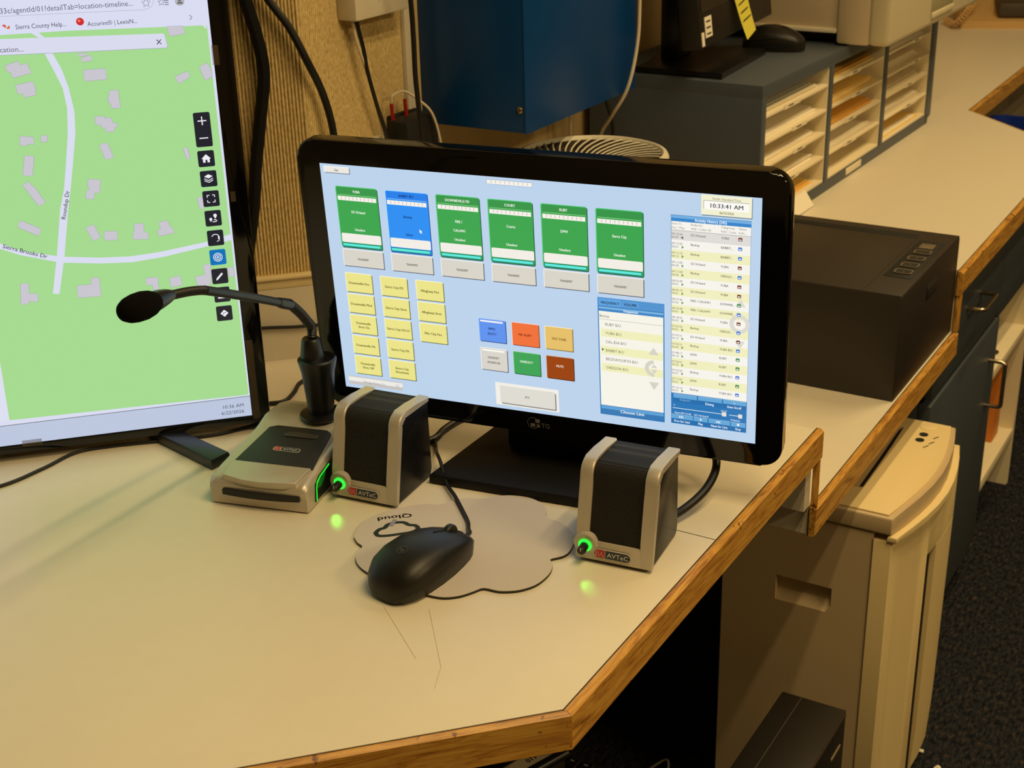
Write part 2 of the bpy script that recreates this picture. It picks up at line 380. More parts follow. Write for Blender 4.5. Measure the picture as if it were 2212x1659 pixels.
# vertical cable raceway, and the ledge along the foot of the ribbed cover
struct(MB().box((XW-.005, 1.515, 1.02), (XW+.008, 1.539, ZT), IVORY, .002).build('trim_1'))
s2 = math.sqrt(.5)
MD = Matrix.Translation((XW, YK, 0)) @ Matrix.Rotation(PI/4, 4, 'Z')   # x runs along the diagonal wall, -y into the room
mb = MB(); mb.box((-1.6, -.010, .853), (.0, .004, .866), mat('cream_trim', '#cdb98c', .5), .002, M=MD)
mb.box((-1.6, -.014, .8655), (.0, .0, .870), MATS['cream_trim'], .0015, M=MD)
struct(mb.build('trim_2'))

# ------------------------------------------------------------------ counter
XE = -.4452; Y1 = 1.375; Y2 = 1.98; ZD = .76; ZL = .665; TH = .037
counter = thing('corner_desk', 'cream laminate corner desk with honey wood edge carrying the touch monitor and speakers', 'desk', (-.7, 1.0, ZD-TH))
well = thing('counter_well', 'lower cream laminate counter section holding the black office machine', 'counter', (-.7, 1.68, ZL-TH))
rear = thing('rear_counter', 'long cream laminate counter with honey wood edge under the slate organizer', 'counter', (-.7, 2.6, ZD-TH))
F0 = (XE, .7975); F1 = (-1.45, .7975-(1.45+XE))
main = [F0, (XE, Y1), (XW, Y1), (XW, YK), (DL[0]+.5, DL[1]+.5), (F1[0]-.15, F1[1]+.15), F1]
MB().prism(main, ZD-TH, ZD, LAM).build('worktop', counter, True, 0)
MB().box((XW, Y1, ZL-TH), (XE, Y2, ZL), LAM).build('well_surface', well, True, 0)
back = [(XE, Y2), (XE, 2.765), (-.692, 3.013), (-.692, 4.6), (XW, 4.6), (XW, Y2)]
MB().prism(back, ZD-TH, ZD, LAM).build('worktop', rear, True, 0)
MB().box((XW, Y1-.018, ZL), (XE-.001, Y1-.0005, ZD-TH), LAMV).build('riser_panel', well, True, 0)
MB().box((XW, Y2, ZL-TH), (XE-.001, Y2+.018, ZD-TH), LAMV).build('riser_panel', well, True, 0)
WT = .0065; WD = .0042
def edge_strip(a, bb, z1, th, m, cut=0, WT=WT):
    a = Vector(a); bb = Vector(bb); d = (bb-a).normalized(); n = Vector((d.y, -d.x))
    mb = MB(); zz = z1-.0005
    # dark joint line then the bevelled strip
    q = [a, bb, bb+n*.0012, a+n*.0012]; mb.prism([(p.x, p.y) for p in q], z1-th, zz, DARKLINE)
    c = .0028
    prof = [(.0012, z1-th), (.0012, zz), (WT-c+.001, zz), (WT+.002, zz-c), (WT+.002, z1-th+.002), (WT, z1-th)]
    k0 = math.tan(cut[0]) if cut else 0; k1 = math.tan(cut[1]) if cut else 0
    vs = [(a.x+n.x*o-d.x*o*k0, a.y+n.y*o-d.y*o*k0, z) for o, z in prof] + [(bb.x+n.x*o+d.x*o*k1, bb.y+n.y*o+d.y*o*k1, z) for o, z in prof]
    k = len(prof); fs = [tuple(range(k)), tuple(range(2*k-1, k-1, -1))] + [(i, (i+1) % k, k+(i+1) % k, k+i) for i in range(k)]
    mb.add(vs, fs, m); return mb
nA = Vector((s2, -s2)); dA = Vector((s2, s2)); nB = Vector((1, 0)); dB = Vector((0, 1))      # diagonal strip A meets straight strip B at the desk corner
wA = WD+.002; wB = WT+.002
cA = math.atan((wB-wA*nA.dot(nB))/dA.dot(nB)/wA); cB = math.atan((wB*nA.dot(nB)-wA)/dB.dot(nA)/wB)
t8 = PI/8
def wood_axis(i): return (WOODX, WOODY, WOODZ)[i]
WOODD = bpy.data.materials['honey_wood_x'].copy(); WOODD.name = 'honey_wood_diagonal'
for nd in WOODD.node_tree.nodes:
    if nd.type == 'MAPPING': nd.vector_type = 'TEXTURE'; nd.inputs['Rotation'].default_value = (0, 0, PI/4); nd.inputs['Scale'].default_value = (1/9, 1/95, 1/95)
edge_strip(F1, F0, ZD, TH, WOODD, (0, cA), WD).build('wood_edge', counter, True, 30)
edge_strip(F0, (XE, Y1+.006), ZD, TH, WOODY, (cB, 0)).build('wood_edge', counter, True, 30)
edge_strip((XE, Y1-.004), (XE, Y2+.004), ZL, TH, WOODY, (0, 0)).build('wood_edge', well, True, 30)
edge_strip((XE, Y2-.006), (XE, 2.765), ZD, TH, WOODY, (0, t8)).build('wood_edge', rear, True, 30)
edge_strip((XE, 2.765), (-.692, 3.013), ZD, TH, WOODD, (t8, 0)).build('wood_edge', rear, True, 30)
edge_strip((-.692, 3.013), (-.692, 4.6), ZD, TH, WOODY, (0, 0)).build('wood_edge', rear, True, 30)
MB().box((XE, Y1+.000, ZL-TH), (XE+WT+.001, Y1+.006, ZD-TH), WOODZ, .0015).build('wood_edge', well, True)
MB().box((XE, Y2-.002, ZL), (XE+WT+.001, Y2+.010, ZD-TH), WOODZ, .0015).build('wood_edge', well, True)
mb = MB(); mb.box((-1.6, -.012, ZD), (.0, -.001, .853), LAMV, M=MD); struct(mb.build('trim_3', smooth=0))
# hairline seam in the laminate and two long scratches
mb = MB(); mb.box((-.62, 1.0975, ZD), (XE, 1.0983, ZD+.0002), DARKLINE); mb.build('laminate_seam', counter, True, 0)
SCR = mat('scratch', '#b8a782', .6)
mb = MB(); stroke(mb, [(-.655, .853), (-.585, .80)], .00035, ZD+.0002, SCR); stroke(mb, [(-.617, .868), (-.56, .80)], .00035, ZD+.0002, SCR); stroke(mb, [(-.560, .80), (-.548, .772)], .00035, ZD+.0002, SCR); mb.build('scratch', counter, True, 0, recalc=False)

# ------------------------------------------------------------------ touch monitor
mon = thing('touch_monitor', 'widescreen black touch monitor showing a radio dispatch console of green, blue and yellow keys', 'monitor', (-.651, 1.172, ZD), math.radians(8.84))
TH_ = math.radians(4.2)
MH = Matrix(((1, 0, 0, -.010), (0, -math.sin(TH_), -math.cos(TH_), -.045), (0, math.cos(TH_), -math.sin(TH_), .1967), (0, 0, 0, 1)))
SW, SH = .443, .2492
mb = MB(); mb.prism(rrect(-.247, -.1485, .247, .1485, .02, 8), -.016, 0, BLACKG, MH, .0025, 3)
mb.prism(rrect(-.2425, -.144, .2425, .144, .018, 8), -.030, -.016, BLACKS, MH, .002)
bez = mb.build('bezel', mon)
mb = MB(); LG = mat('grey_logo_print', '#6d675c', .5)
def lg(pts): mb.poly(pts, .0003, LG, MH)
stroke(mb, arc(-.0075, -.1368, .0062, 60, 330, 30), .0005, .0003, LG, MH)
lg([(-.0052, -.1362), (-.0004, -.1362), (-.0004, -.1318), (-.0052, -.1318)]); lg([(-.0105, -.1412), (-.0056, -.1412), (-.0056, -.1372), (-.0105, -.1372)]); lg([(-.0038, -.1412), (-.0004, -.1412), (-.0004, -.1378), (-.0038, -.1378)])
mb.text('TG', .0012, -.1383, .0052, LG, .0003, 'LEFT', MH)
mb.build('logo', bez, recalc=False, smooth=0)
mb = MB(); mb.box((-.06, -.005, .012), (.06, .03, .20), BLACKS, .005); mb.build('stand_neck', mon)
mb = MB(); mb.prism([(-.113, -.088), (.113, -.088), (.088, .085), (-.088, .085)], 0, .012, mat('base_black', '#0e0c0a', .55, spec=.25), None, .003); mb.build('base', mon)
# the picture on the screen, laid out on its 1920 x 1080 grid
mb = MB()
def sx(x): return (x/1920-.5)*SW
def sy(y): return (.5-y/1080)*SH
def lay(k): return .0004+k*.00007
def UR(x0, y0, x1, y1, col, k, r=0, st=1, sample=False):
    p = rrect(sx(x0), sy(y1), sx(x1), sy(y0), r*SW/1920) if r else [(sx(x0), sy(y1)), (sx(x1), sy(y1)), (sx(x1), sy(y0)), (sx(x0), sy(y0))]
    mb.poly(p, lay(k), glow(col, st, sample), MH)
def UP(pts, col, k): mb.poly([(sx(x), sy(y)) for x, y in pts][::-1], lay(k), glow(col), MH)
def key(x0, y0, x1, y1, col, hi, lo, k=1, r=3):     # raised key: light rim, dark rim, face
    UR(x0+2, y0+2, x1+4, y1+4, lo, k, r); UR(x0-2, y0-2, x1, y1, hi, k+1, r); UR(x0+1, y0+1, x1, y1, col, k+2, r)
UR(0, 0, 1920, 1080, '#bcd3ec', 0, sample=True)
key(20, 12, 140, 38, '#ece8e0', '#f8f6f0', '#7e8894')
def meter(x0, y0, x1, y1, k):
    UR(x0, y0, x1, y1, '#f6f2ea', k)
    for i in range(1, 10):
        x = x0+(x1-x0)*i/10; UR(x-1.2, y0+2, x+1.2, y1-4, '#b4aaa4', k+1)
UR(775, 12, 978, 33, '#9fb4cc', 1); meter(777, 14, 976, 31, 2)
for x0, kk, *_ in CARDS:
    g = kk == 'g'
    UR(x0+2, 100, x0+201, 381, '#0f4c3c' if g else '#0c3f8c', 1, 8)
    UR(x0-2, 96, x0+197, 376, '#5fd08a' if g else '#a8dcff', 2, 8)
    UR(x0+2, 99, x0+198, 377, '#3da550' if g else '#2b8ff2', 3, 7)
    UR(x0+4, 101, x0+197, 134, '#38964a' if g else '#2480ea', 4, 5)
    UR(x0+8, 133, x0+192, 135.5, '#86cf86' if g else '#8cc4f6', 5)
    meter(x0+6, 141, x0+191, 160, 4)
    UR(x0+5, 312, x0+196, 354, '#f3eee6', 5, 6); UR(x0+4, 357, x0+193, 375, '#0f7c74', 5, 8); UR(x0+7, 360, x0+190, 371, '#5eeada', 6, 5)
    key(x0+1, 388, x0+197, 466, '#d9d4c9', '#f4f1ea', '#5e6470')
for c, col in enumerate(YEL):
    for r_ in range(len(col)): key(65+172.5*c, 501+102.3*r_, 194+172.5*c, 591+102.3*r_, '#ece48a', '#fbf8d8', '#6c7048')
UR(20, 1019, 295, 1062, '#c8c4c0', 1); UR(20, 1024, 295, 1046, '#eeebe6', 2)
stroke(mb, [(sx(270+9*math.cos(a/10)), sy(1042+9*math.sin(a/10))) for a in range(63)], .00025, lay(3), glow('#a8a49c'), MH)
for i in (0, 5): stroke(mb, [(sx(266), sy(1043+i-2)), (sx(270), sy(1039+i-2)), (sx(274), sy(1043+i-2))], .0003, lay(3), glow('#8c8880'), MH)
for i, (c, hi, lo) in enumerate((('#5f93ee', '#a4c6fa', '#2c4a8c'), ('#f0713c', '#f6d2cc', '#8c3c20'), ('#e6c06a', '#f6eccc', '#86703c'), ('#d8d4ca', '#f4f2ec', '#5e6470'), ('#3ea457', '#9fdca8', '#1c5c34'), ('#9c4412', '#d8b49c', '#4c220c'))):
    x0 = 698+153*(i % 3); y0 = 649+139.5*(i//3); key(x0, y0, x0+123, y0+106, c, hi, lo)
    if i in (0, 3): UR(x0+6, y0+6, x0+113, y0+14, '#f4f4f8' if i == 0 else '#fbfaf4', 4, 4); 
UR(756, 951, 1053, 1062, '#f2eee6', 1); UR(783, 972, 1042, 1056, '#8c8c88', 2, 4); UR(778, 965, 1036, 1050, '#dedbd2', 3, 4)
# frequency list
UR(1243, 487, 1531, 1038, '#4f93d0', 1); UR(1246, 526, 1528, 1036, '#2d6fae', 2); UR(1250, 492, 1344, 523, '#5fa4e0', 2); UR(1348, 495, 1423, 519, '#5a9cd8', 2)
UR(1248, 528, 1527, 549, '#3f86c6', 3); UR(1248, 529, 1527, 537, '#7db6e4', 4); UR(1248, 549, 1526, 992, '#f6f3e8', 3); UR(1248, 585, 1526, 586.5, '#a8a49c', 4)
for i in (1, 3, 5): UR(1256, 590+40.2*i-1, 1525, 590+40.2*i+36, '#f0efbc', 4)
UP([(1258, 719), (1258, 733), (1268, 726)], '#5a5a2c', 5)
GH = '#d5d3c4'
UP([(1484, 690), (1506, 724), (1462, 724)], GH, 5); UP([(1485, 888), (1507, 852), (1463, 852)], GH, 5)
stroke(mb, [(sx(1484+30*math.cos(math.radians(a))), sy(788-30*math.sin(math.radians(a)))) for a in range(90, 275, 8)], 17*SW/1920, lay(5), glow(GH), MH)
UP([(1486, 768), (1500, 784), (1472, 784)], GH, 6); UP([(1486, 812), (1500, 793), (1472, 793)], GH, 6)
UR(1249, 994, 1526, 1032, '#3a7ab4', 4); UR(1249, 994, 1526, 1009, '#5fa2d8', 5)
# clock
UR(1684, 6, 1884, 90, '#6c8494', 1, 2); UR(1681, 3, 1881, 86, '#f4f1d2', 2, 2); UR(1690, 26, 1871, 63, '#a09c90', 3, 4); UR(1692, 28, 1871, 63, '#fbfaf4', 4, 4)
# activity list
UR(1559, 97, 1881, 1034, '#5d88b4', 1); UR(1561, 99, 1881, 124, '#3b86ca', 2); UR(1561, 99, 1881, 110, '#74b0e2', 3); UR(1561, 124, 1880, 888, '#f6f4ec', 2); UR(1561, 160, 1880, 162, '#a8a8a4', 4)
IC = {'n': '#7a3a2c', 'b': '#3f7ada', 'g': '#3a8a4a'}
for i, row in enumerate(UI_ROWS):
    y = 162+40.3*i
    if i == 0: UR(1561, y, 1880, y+40, '#dfdcd8', 3)
    elif i % 2 == 0: UR(1561, y, 1880, y+40, '#f1efc0', 3)
    UR(1831, y+7, 1847, y+22, IC[row[4]], 7, 3); UR(1834, y+14, 1844, y+19, '#eeeae6', 8)
    if i: UP([(1603, y+22), (1603, y+36), (1612, y+29)], '#5fa03c', 4)
    else: UP([(1600, y+27), (1604, y+27), (1609, y+22), (1609, y+36), (1604, y+31), (1600, y+31)], '#3c3c3c', 4)
GH2 = '#dcdad0'
UP([(1846, 430), (1866, 464), (1826, 464)], GH2, 4); UP([(1846, 650), (1866, 616), (1826, 616)], GH2, 4)
stroke(mb, [(sx(1843+33*math.cos(math.radians(a))), sy(540-33*math.sin(math.radians(a)))) for a in range(0, 360, 8)], 17*SW/1920, lay(4), glow(GH2), MH, True)
UR(1559, 889, 1880, 1034, '#2f78b8', 3)
def gloss(x0, y0, x1, y1): UR(x0, y0, x1, y1, '#2a70ae', 4); UR(x0+1, y0+1, x1-1, (y0+y1)/2, '#68a8d8', 5); UR(x0, y0, x1, y0+1.5, '#a8d0ec', 6)
for a in ((1568, 891, 1671, 930), (1674, 890, 1777, 929), (1780, 889, 1879, 929), (1560, 989, 1654, 1031), (1656, 989, 1717, 1031), (1720, 989, 1813, 1031), (1815, 990, 1878, 1032)): gloss(*a)
UR(1566, 958, 1777, 961, '#d8e6f0', 5); UR(1777, 950, 1796, 969, '#e8e2d8', 6, 3); UR(1808, 958, 1850, 961, '#d8e6f0', 5); UR(1846, 950, 1863, 969, '#e8e2d8', 6, 3)
for cx in (1602, 1762): UP([(cx-8, 994), (cx-8, 1006), (cx-1, 1000)], '#eef4fa', 7); UP([(cx, 994), (cx, 1006), (cx+7, 1000)], '#eef4fa', 7); UR(cx+7, 994, cx+9, 1006, '#eef4fa', 7)
UP([(1684, 994), (1684, 1006), (1694, 1000)], '#eef4fa', 7); UR(1842, 995, 1852, 1005, '#eef4fa', 7)
stroke(mb, [(sx(1824), sy(905)), (sx(1829), sy(898)), (sx(1834), sy(905))], .0004, lay(7), glow('#dcebf7'), MH)
UP([(451, 262), (451, 279), (455, 275), (459, 282), (462, 280), (459, 274), (464, 273)], '#f4f6fa', 8)
for st, x, y, cap, col, al, bold in UI_TEXT:
    q = .95 if cap == 12.5 else 1.06 if cap == 19 else 1 if cap == 16 else .80 if cap == 14 and bold else .83 if bold == 1 else .88 if cap > 10 else 1
    mb.text(st, sx(x), sy(y), cap*.95*SH/1080, glow(col), lay(9), al, MH, bold, sx=q)
mb.build('screen', mon, smooth=0, recalc=False)

# ------------------------------------------------------------------ large map monitor
tv = thing('large_monitor', 'large black monitor showing a green street map, on splayed feet at left', 'monitor', (-1.3099, .7701, ZD), PI/4)
MT = Matrix(((1, 0, 0, .443), (0, 0, -1, 0), (0, 1, 0, .0262), (0, 0, 0, 1)))      # (a, b, towards viewer): a from the right screen edge, b up from its foot
W_, H_ = .886, .498
mb = MB(); mb.box((-.463, -.002, .0104), (.463, .030, .538), BLACKG, .0025)
# the frame stands proud of the glass
for lo, hi in (((-.463, -.0030, .0104), (.463, 0, .0204)), ((-.463, -.0034, .5242), (.463, 0, .538)), ((-.463, -.0030, .0104), (-.443, 0, .538)), ((.4435, -.0030, .0104), (.463, 0, .538))): mb.box(lo, hi, BLACKG, .0015)
tvb = mb.build('bezel', tv)
mb = MB(); mb.box((-.30, .028, .12), (.30, .055, .42), BLACKM, .01); mb.build('rear_housing', tv)
for s in (-1, 1):
    mb = MB()
    p = [(s*.325, .02), (s*.352, .02), (s*.412, -.072), (s*.392, -.088)]
    mb.prism(p, 0, .013, BLACKS, None, .003)
    mb.box((s*.34-.012, .004, .005), (s*.34+.012, .024, .05), BLACKS, .003); mb.build('foot', tv)
mb = MB()
def lt(k): return .0022+k*.0001
def TP(pts, col, k, st=1, sample=False): mb.poly([(a*1e-4, b_*1e-4) for a, b_ in pts], lt(k), glow(col, st, sample), MT)
def TR(x0, y0, x1, y1, col, k, r=0, sample=False):
    TP(rrect(x0, y0, x1, y1, r) if r else [(x0, y0), (x1, y0), (x1, y1), (x0, y1)], col, k, 1, sample)
TR(-8860, -56, 0, 4980, '#d9dcf0', 0, sample=True)
GREEN = '#a5da90'
TP([(-2541, 236), (-30, 195), (-14, 215), (-30, 4215), (-60, 4232), (-8800, 4450), (-8800, 300), (-2680, 2000)], GREEN, 1, sample=True)
TP([(-8860, 200), (-2541, 236), (-2530, 914), (-2700, 2000), (-8860, 2000)], '#dcdff0', 2)
TR(-8860, -56, 0, 175, '#bcc6de', 2); TR(-8860, 175, 0, 182, '#5c6270', 3)
ROAD = '#dadcf0'; HOUSE = '#c9c6d0'
rl = [(-1718, 4258), (-1616, 4185), (-1603, 4033), (-1538, 3851), (-1489, 3699), (-1476, 3498), (-1506, 3248), (-1562, 2971), (-1623, 2690), (-1690, 2487), (-1795, 1997), (-1894, 1596)]
rr = [(-1642, 4259), (-1550, 4160), (-1530, 4034), (-1473, 3889), (-1433, 3707), (-1411, 3468), (-1432, 3254), (-1486, 3003), (-1553, 2710), (-1612, 2479), (-1722, 1980), (-1830, 1584)]
for i in range(len(rl)-1): TP([rl[i], rl[i+1], rr[i+1], rr[i]], ROAD, 3)
ru = [(-2700, 2330), (-2325, 2187), (-2128, 2086), (-1811, 1999), (-1730, 1981), (-1368, 1933), (-1066, 1915), (-755, 1932), (-272, 1992), (-14, 2052)]
rd = [(-2700, 2275), (-2334, 2130), (-2151, 2044), (-1836, 1943), (-1748, 1919), (-1377, 1870), (-1057, 1849), (-727, 1874), (-269, 1942), (-14, 1985)]
for i in range(len(ru)-1): TP([rd[i], rd[i+1], ru[i+1], ru[i]], ROAD, 3)
HS = [[(-1995,3959),(-1864,3994),(-1853,3953),(-1787,3966),(-1758,3869),(-1937,3833),(-1951,3889),(-1980,3893)],
[(-1928,3763),(-1758,3789),(-1740,3693),(-1752,3691),(-1752,3651),(-1861,3637),(-1872,3678),(-1915,3672)],
[(-1299,4024),(-1214,4030),(-1218,4002),(-1293,3996)],[(-1277,3982),(-1180,4003),(-1167,3953),(-1265,3938)],[(-1273,3862),(-1059,3865),(-1057,3756),(-1271,3753)],
[(-1052,3646),(-965,3644),(-964,3463),(-1055,3467),(-1057,3515),(-1076,3523),(-1072,3586),(-1060,3589)],
[(-1227,3396),(-1138,3398),(-1132,3376),(-1068,3375),(-1062,3323),(-1020,3316),(-1017,3274),(-1051,3271),(-1049,3235),(-1136,3233),(-1139,3271),(-1170,3276),(-1174,3309),(-1226,3314)],
[(-1223,3109),(-1138,3127),(-1095,2968),(-1180,2952)],[(-1961,3263),(-1835,3240),(-1844,3166),(-1909,3176),(-1915,3158),(-1978,3171)],[(-1761,3253),(-1702,3243),(-1714,3179),(-1776,3188)],
[(-1950,3066),(-1859,3046),(-1905,2846),(-1998,2868)],[(-2016,2768),(-1951,2796),(-1918,2744),(-1906,2743),(-1820,2571),(-1894,2536)],
[(-1373,2775),(-1254,2750),(-1284,2616),(-1330,2626),(-1348,2556),(-1428,2570),(-1408,2657),(-1384,2654),(-1377,2687),(-1394,2692)],
[(-422,4231),(-262,4225),(-252,4149),(-403,4132)],[(-401,3734),(-272,3781),(-248,3723),(-366,3662)],[(-146,3818),(-66,3848),(-31,3766),(-31,3705),(-103,3676),(-133,3742)],
[(-405,3006),(-360,3009),(-341,2898),(-380,2888)],[(-322,2474),(-266,2482),(-262,2348),(-306,2352)],[(-2091,2408),(-1902,2295),(-1943,2225),(-2131,2340)],
[(-1473,2266),(-1383,2291),(-1335,2148),(-1418,2120)],[(-1295,2210),(-1165,2201),(-1171,2106),(-1303,2112)],
[(-987,2260),(-891,2253),(-897,2163),(-858,2153),(-865,2081),(-1020,2094),(-1007,2172),(-993,2176)],[(-737,2250),(-650,2263),(-629,2194),(-608,2186),(-595,2121),(-755,2101),(-759,2170),(-729,2177)],
[(-2194,1739),(-2113,1735),(-2126,1623),(-2042,1613),(-2051,1524),(-2140,1538),(-2152,1506),(-2226,1520)],[(-1648,1657),(-1499,1654),(-1495,1723),(-1410,1721),(-1417,1514),(-1650,1522)],
[(-943,1662),(-819,1661),(-826,1516),(-883,1519),(-885,1575),(-947,1588)],[(-704,1634),(-590,1649),(-575,1546),(-696,1530)],
[(-347,1741),(-264,1747),(-265,1629),(-278,1536),(-318,1493),(-421,1514),(-439,1620),(-329,1636)],[(-90,1683),(-30,1689),(-22,1583),(-90,1580)]]
for h in HS:
    TP(h, HOUSE, 3); stroke(mb, [(a*1e-4, b_*1e-4) for a, b_ in h], .0004, lt(4), glow('#a8a4ac'), MT, True)
# browser bar
TR(-8860, 4250, 0, 4980, '#dadcf2', 2); TP([(-8860, 4440), (-74, 4218), (-40, 4180), (-30, 4260), (-8860, 4500)], '#dadcf2', 3)
stroke(mb, [(-.30, .4440), (-.062, .4405), (-.0545, .4425), (-.0515, .4476), (-.0530, .4530)], .0003, lt(5), glow('#9a9cac'), MT)
INK = glow('#3c4050')
mb.text('33c/agentId/01?detailTab=location-timeline...', -.0718, .4476, .0054, glow('#5c6072'), lt(5), 'RIGHT', MT, fit=.1238)
st_ = [(-.0590+.0045*(1 if i % 2 == 0 else .45)*math.sin(PI*i/5), .4468+.0045*(1 if i % 2 == 0 else .45)*math.cos(PI*i/5)) for i in range(10)]
stroke(mb, st_, .0005, lt(5), INK, MT, True)
st_ = [(-.0445+.0035*(1 if i % 2 == 0 else .45)*math.sin(PI*i/5), .4466+.0035*(1 if i % 2 == 0 else .45)*math.cos(PI*i/5)) for i in range(10)]
stroke(mb, st_, .0005, lt(5), INK, MT, True)
for i in range(3): stroke(mb, [(-.0415, .4480-.002*i), (-.0375, .4480-.002*i)], .0006, lt(5), INK, MT)
mb.poly(disc(-.0268, .4467, .0046), lt(5), glow('#b4b4b8'), MT); mb.poly(disc(-.0268, .4480, .0017, 12), lt(6), glow('#6c6c70'), MT); mb.poly([(-.0300, .4440), (-.0236, .4440), (-.0248, .4460), (-.0288, .4460)], lt(6), glow('#6c6c70'), MT)
for i in range(3): mb.poly(disc(-.0135+.0026*i, .4480, .0006, 8), lt(5), INK, MT)
stroke(mb, [(-.1955, .4337), (-.1933, .4337), (-.1933, .4317)], .0018, lt(5), glow('#d8492c'), MT); stroke(mb, [(-.1920, .4312), (-.1898, .4312), (-.1898, .4332)], .0018, lt(5), glow('#d8692c'), MT)
mb.text('Sierra County Help...', -.1368, .4318, .0046, INK, lt(5), 'RIGHT', MT, fit=.0470); mb.poly(disc(-.1235, .4330, .0037), lt(5), glow('#d02c28'), MT); mb.poly(disc(-.1243, .4338, .0014), lt(6), glow('#e8766c'), MT)
mb.text('Accurint® | LexisN...', -.0696, .4304, .0044, INK, lt(5), 'RIGHT', MT, fit=.0474)
stroke(mb, [(-.0188, .4326), (-.0166, .4304), (-.0190, .4280)], .0006, lt(5), INK, MT)
# search box on the map
TP([(-8000, 4400), (-470, 4160), (-449, 4150), (-432, 4040), (-440, 4020), (-8000, 4190)], '#aab2b8', 4); TP([(-8000, 4404), (-470, 4165), (-452, 4155), (-437, 4042), (-446, 4026), (-8000, 4196)], '#d9dbee', 5)
mb.text('cation...', -.1799, .4108, .0052, glow('#5c6072'), lt(6), 'RIGHT', MT, rot=-.02)
stroke(mb, [(-.0535, .4110), (-.0491, .4062)], .0008, lt(6), INK, MT); stroke(mb, [(-.0491, .4110), (-.0535, .4062)], .0008, lt(6), INK, MT)
# tool buttons
BT = '#23232c'; WI = glow('#eeeef6')
def btn(cx, cy, h=85, col=BT): TR(cx-84, cy-h, cx+84, cy+h, col, 5, 18)
btn(-184, 3179, 178)
def S(cx, cy, pts, wd=.0009): stroke(mb, [((cx+a)*1e-4, (cy+b_)*1e-4) for a, b_ in pts], wd, lt(6), WI, MT)
def Fp(cx, cy, pts, k=6, g=None): mb.poly([((cx+a)*1e-4, (cy+b_)*1e-4) for a, b_ in pts], lt(k), g or WI, MT)
S(-184, 3270, [(-44, 0), (44, 0)], .0011); S(-184, 3270, [(0, -44), (0, 44)], .0011); S(-184, 3092, [(-44, 0), (44, 0)], .0011)
btn(-184, 2877); Fp(-184, 2877, [(-48, 0), (0, 46), (48, 0), (34, 0), (34, -40), (10, -40), (10, -12), (-10, -12), (-10, -40), (-34, -40), (-34, 0)])
btn(-182, 2665); Fp(-182, 2690, [(-44, 0), (0, 22), (44, 0), (0, -22)]); S(-182, 2668, [(-44, 0), (0, -22), (44, 0)], .0008); S(-182, 2648, [(-44, 0), (0, -22), (44, 0)], .0008)
btn(-180, 2452)
for a, b_ in ((-1, -1), (-1, 1), (1, -1), (1, 1)): S(-180, 2452, [(a*38, b_*14), (a*38, b_*38), (a*14, b_*38)], .0009)
btn(-181, 2240); Fp(-181, 2240, disc(22, 30, 18, 14)); Fp(-181, 2240, [(6, 20), (38, 20), (22, -6)]); Fp(-181, 2240, disc(-26, -8, 15, 14)); Fp(-181, 2240, [(-39, -16), (-13, -16), (-26, -38)]); S(-181, 2240, [(-10, -38), (26, -38), (36, -28), (24, -18), (4, -16)], .0008)
btn(-180, 2025); S(-180, 2025, [(40*math.cos(math.radians(a)), 40*math.sin(math.radians(a))) for a in range(0, 165, 12)], .0008); S(-180, 2025, [(38, 0), (36, -30), (10, -40)], .0007); S(-180, 2025, [(34, 14), (34, -16)], .0016)
btn(-178, 1812, 85, '#0c72b8')
for rr_ in (44, 26): stroke(mb, [(-.0178+rr_*1e-4*math.cos(a/6), .1812+rr_*1e-4*math.sin(a/6)) for a in range(38)], .0008, lt(6), WI, MT)
Fp(-178, 1812, disc(0, 0, 11, 14))
btn(-180, 1600); S(-180, 1600, [(-30, -30), (28, 30)], .0020); Fp(-180, 1600, [(-42, -44), (-38, -26), (-24, -40)])
btn(-179, 1392); Fp(-179, 1392, [(-44, -42), (44, -42), (44, -28), (-44, -28)]); S(-179, 1392, [(-30, 20), (30, 34)], .0012)
btn(-176, 1178); Fp(-176, 1178, [(-42, 0), (0, 40), (42, 0), (0, -40)]); stroke(mb, [(-.0186, .1164), (-.0186, .1184), (-.0168, .1184)], .0007, lt(7), glow(BT), MT); mb.poly([(-.0168, .1192), (-.0168, .1176), (-.0158, .1184)], lt(7), glow(BT), MT)
# street names and clock
def along(st, a, bb, cap):
    r_ = math.atan2(bb[1]-a[1], bb[0]-a[0]); mb.text(st, (a[0]+bb[0])/2e4, (a[1]+bb[1])/2e4, cap, glow('#4c4c54'), lt(5), 'CENTER', MT, .5, r_)
along('Roundup Dr', (-1690, 2330), (-1580, 2720), .0044); along('Sierra Brooks Dr', (-2330, 2170), (-1860, 1990), .0046)
mb.text('10:36 AM', -.0082, .0084, .0042, INK, lt(5), 'RIGHT', MT, fit=.0222); mb.text('6/22/2026', -.0082, .0011, .0042, INK, lt(5), 'RIGHT', MT, fit=.0246)
mb.build('screen', tv, smooth=0, recalc=False)
TAPE = mat('clear_tape', '#6a5a48', .25, alpha=.35)
for a0, b0, a1, b1 in ((-12, 3822, 55, 4020), (21, 2400, 72, 2510), (12, -96, 86, 842), (-2453, -82, -2250, -14)):
    mb = MB(); mb.box((a0*1e-4, b0*1e-4, .0036), (a1*1e-4, b1*1e-4, .0038), TAPE, M=MT); mb.build('tape_strip', tv)

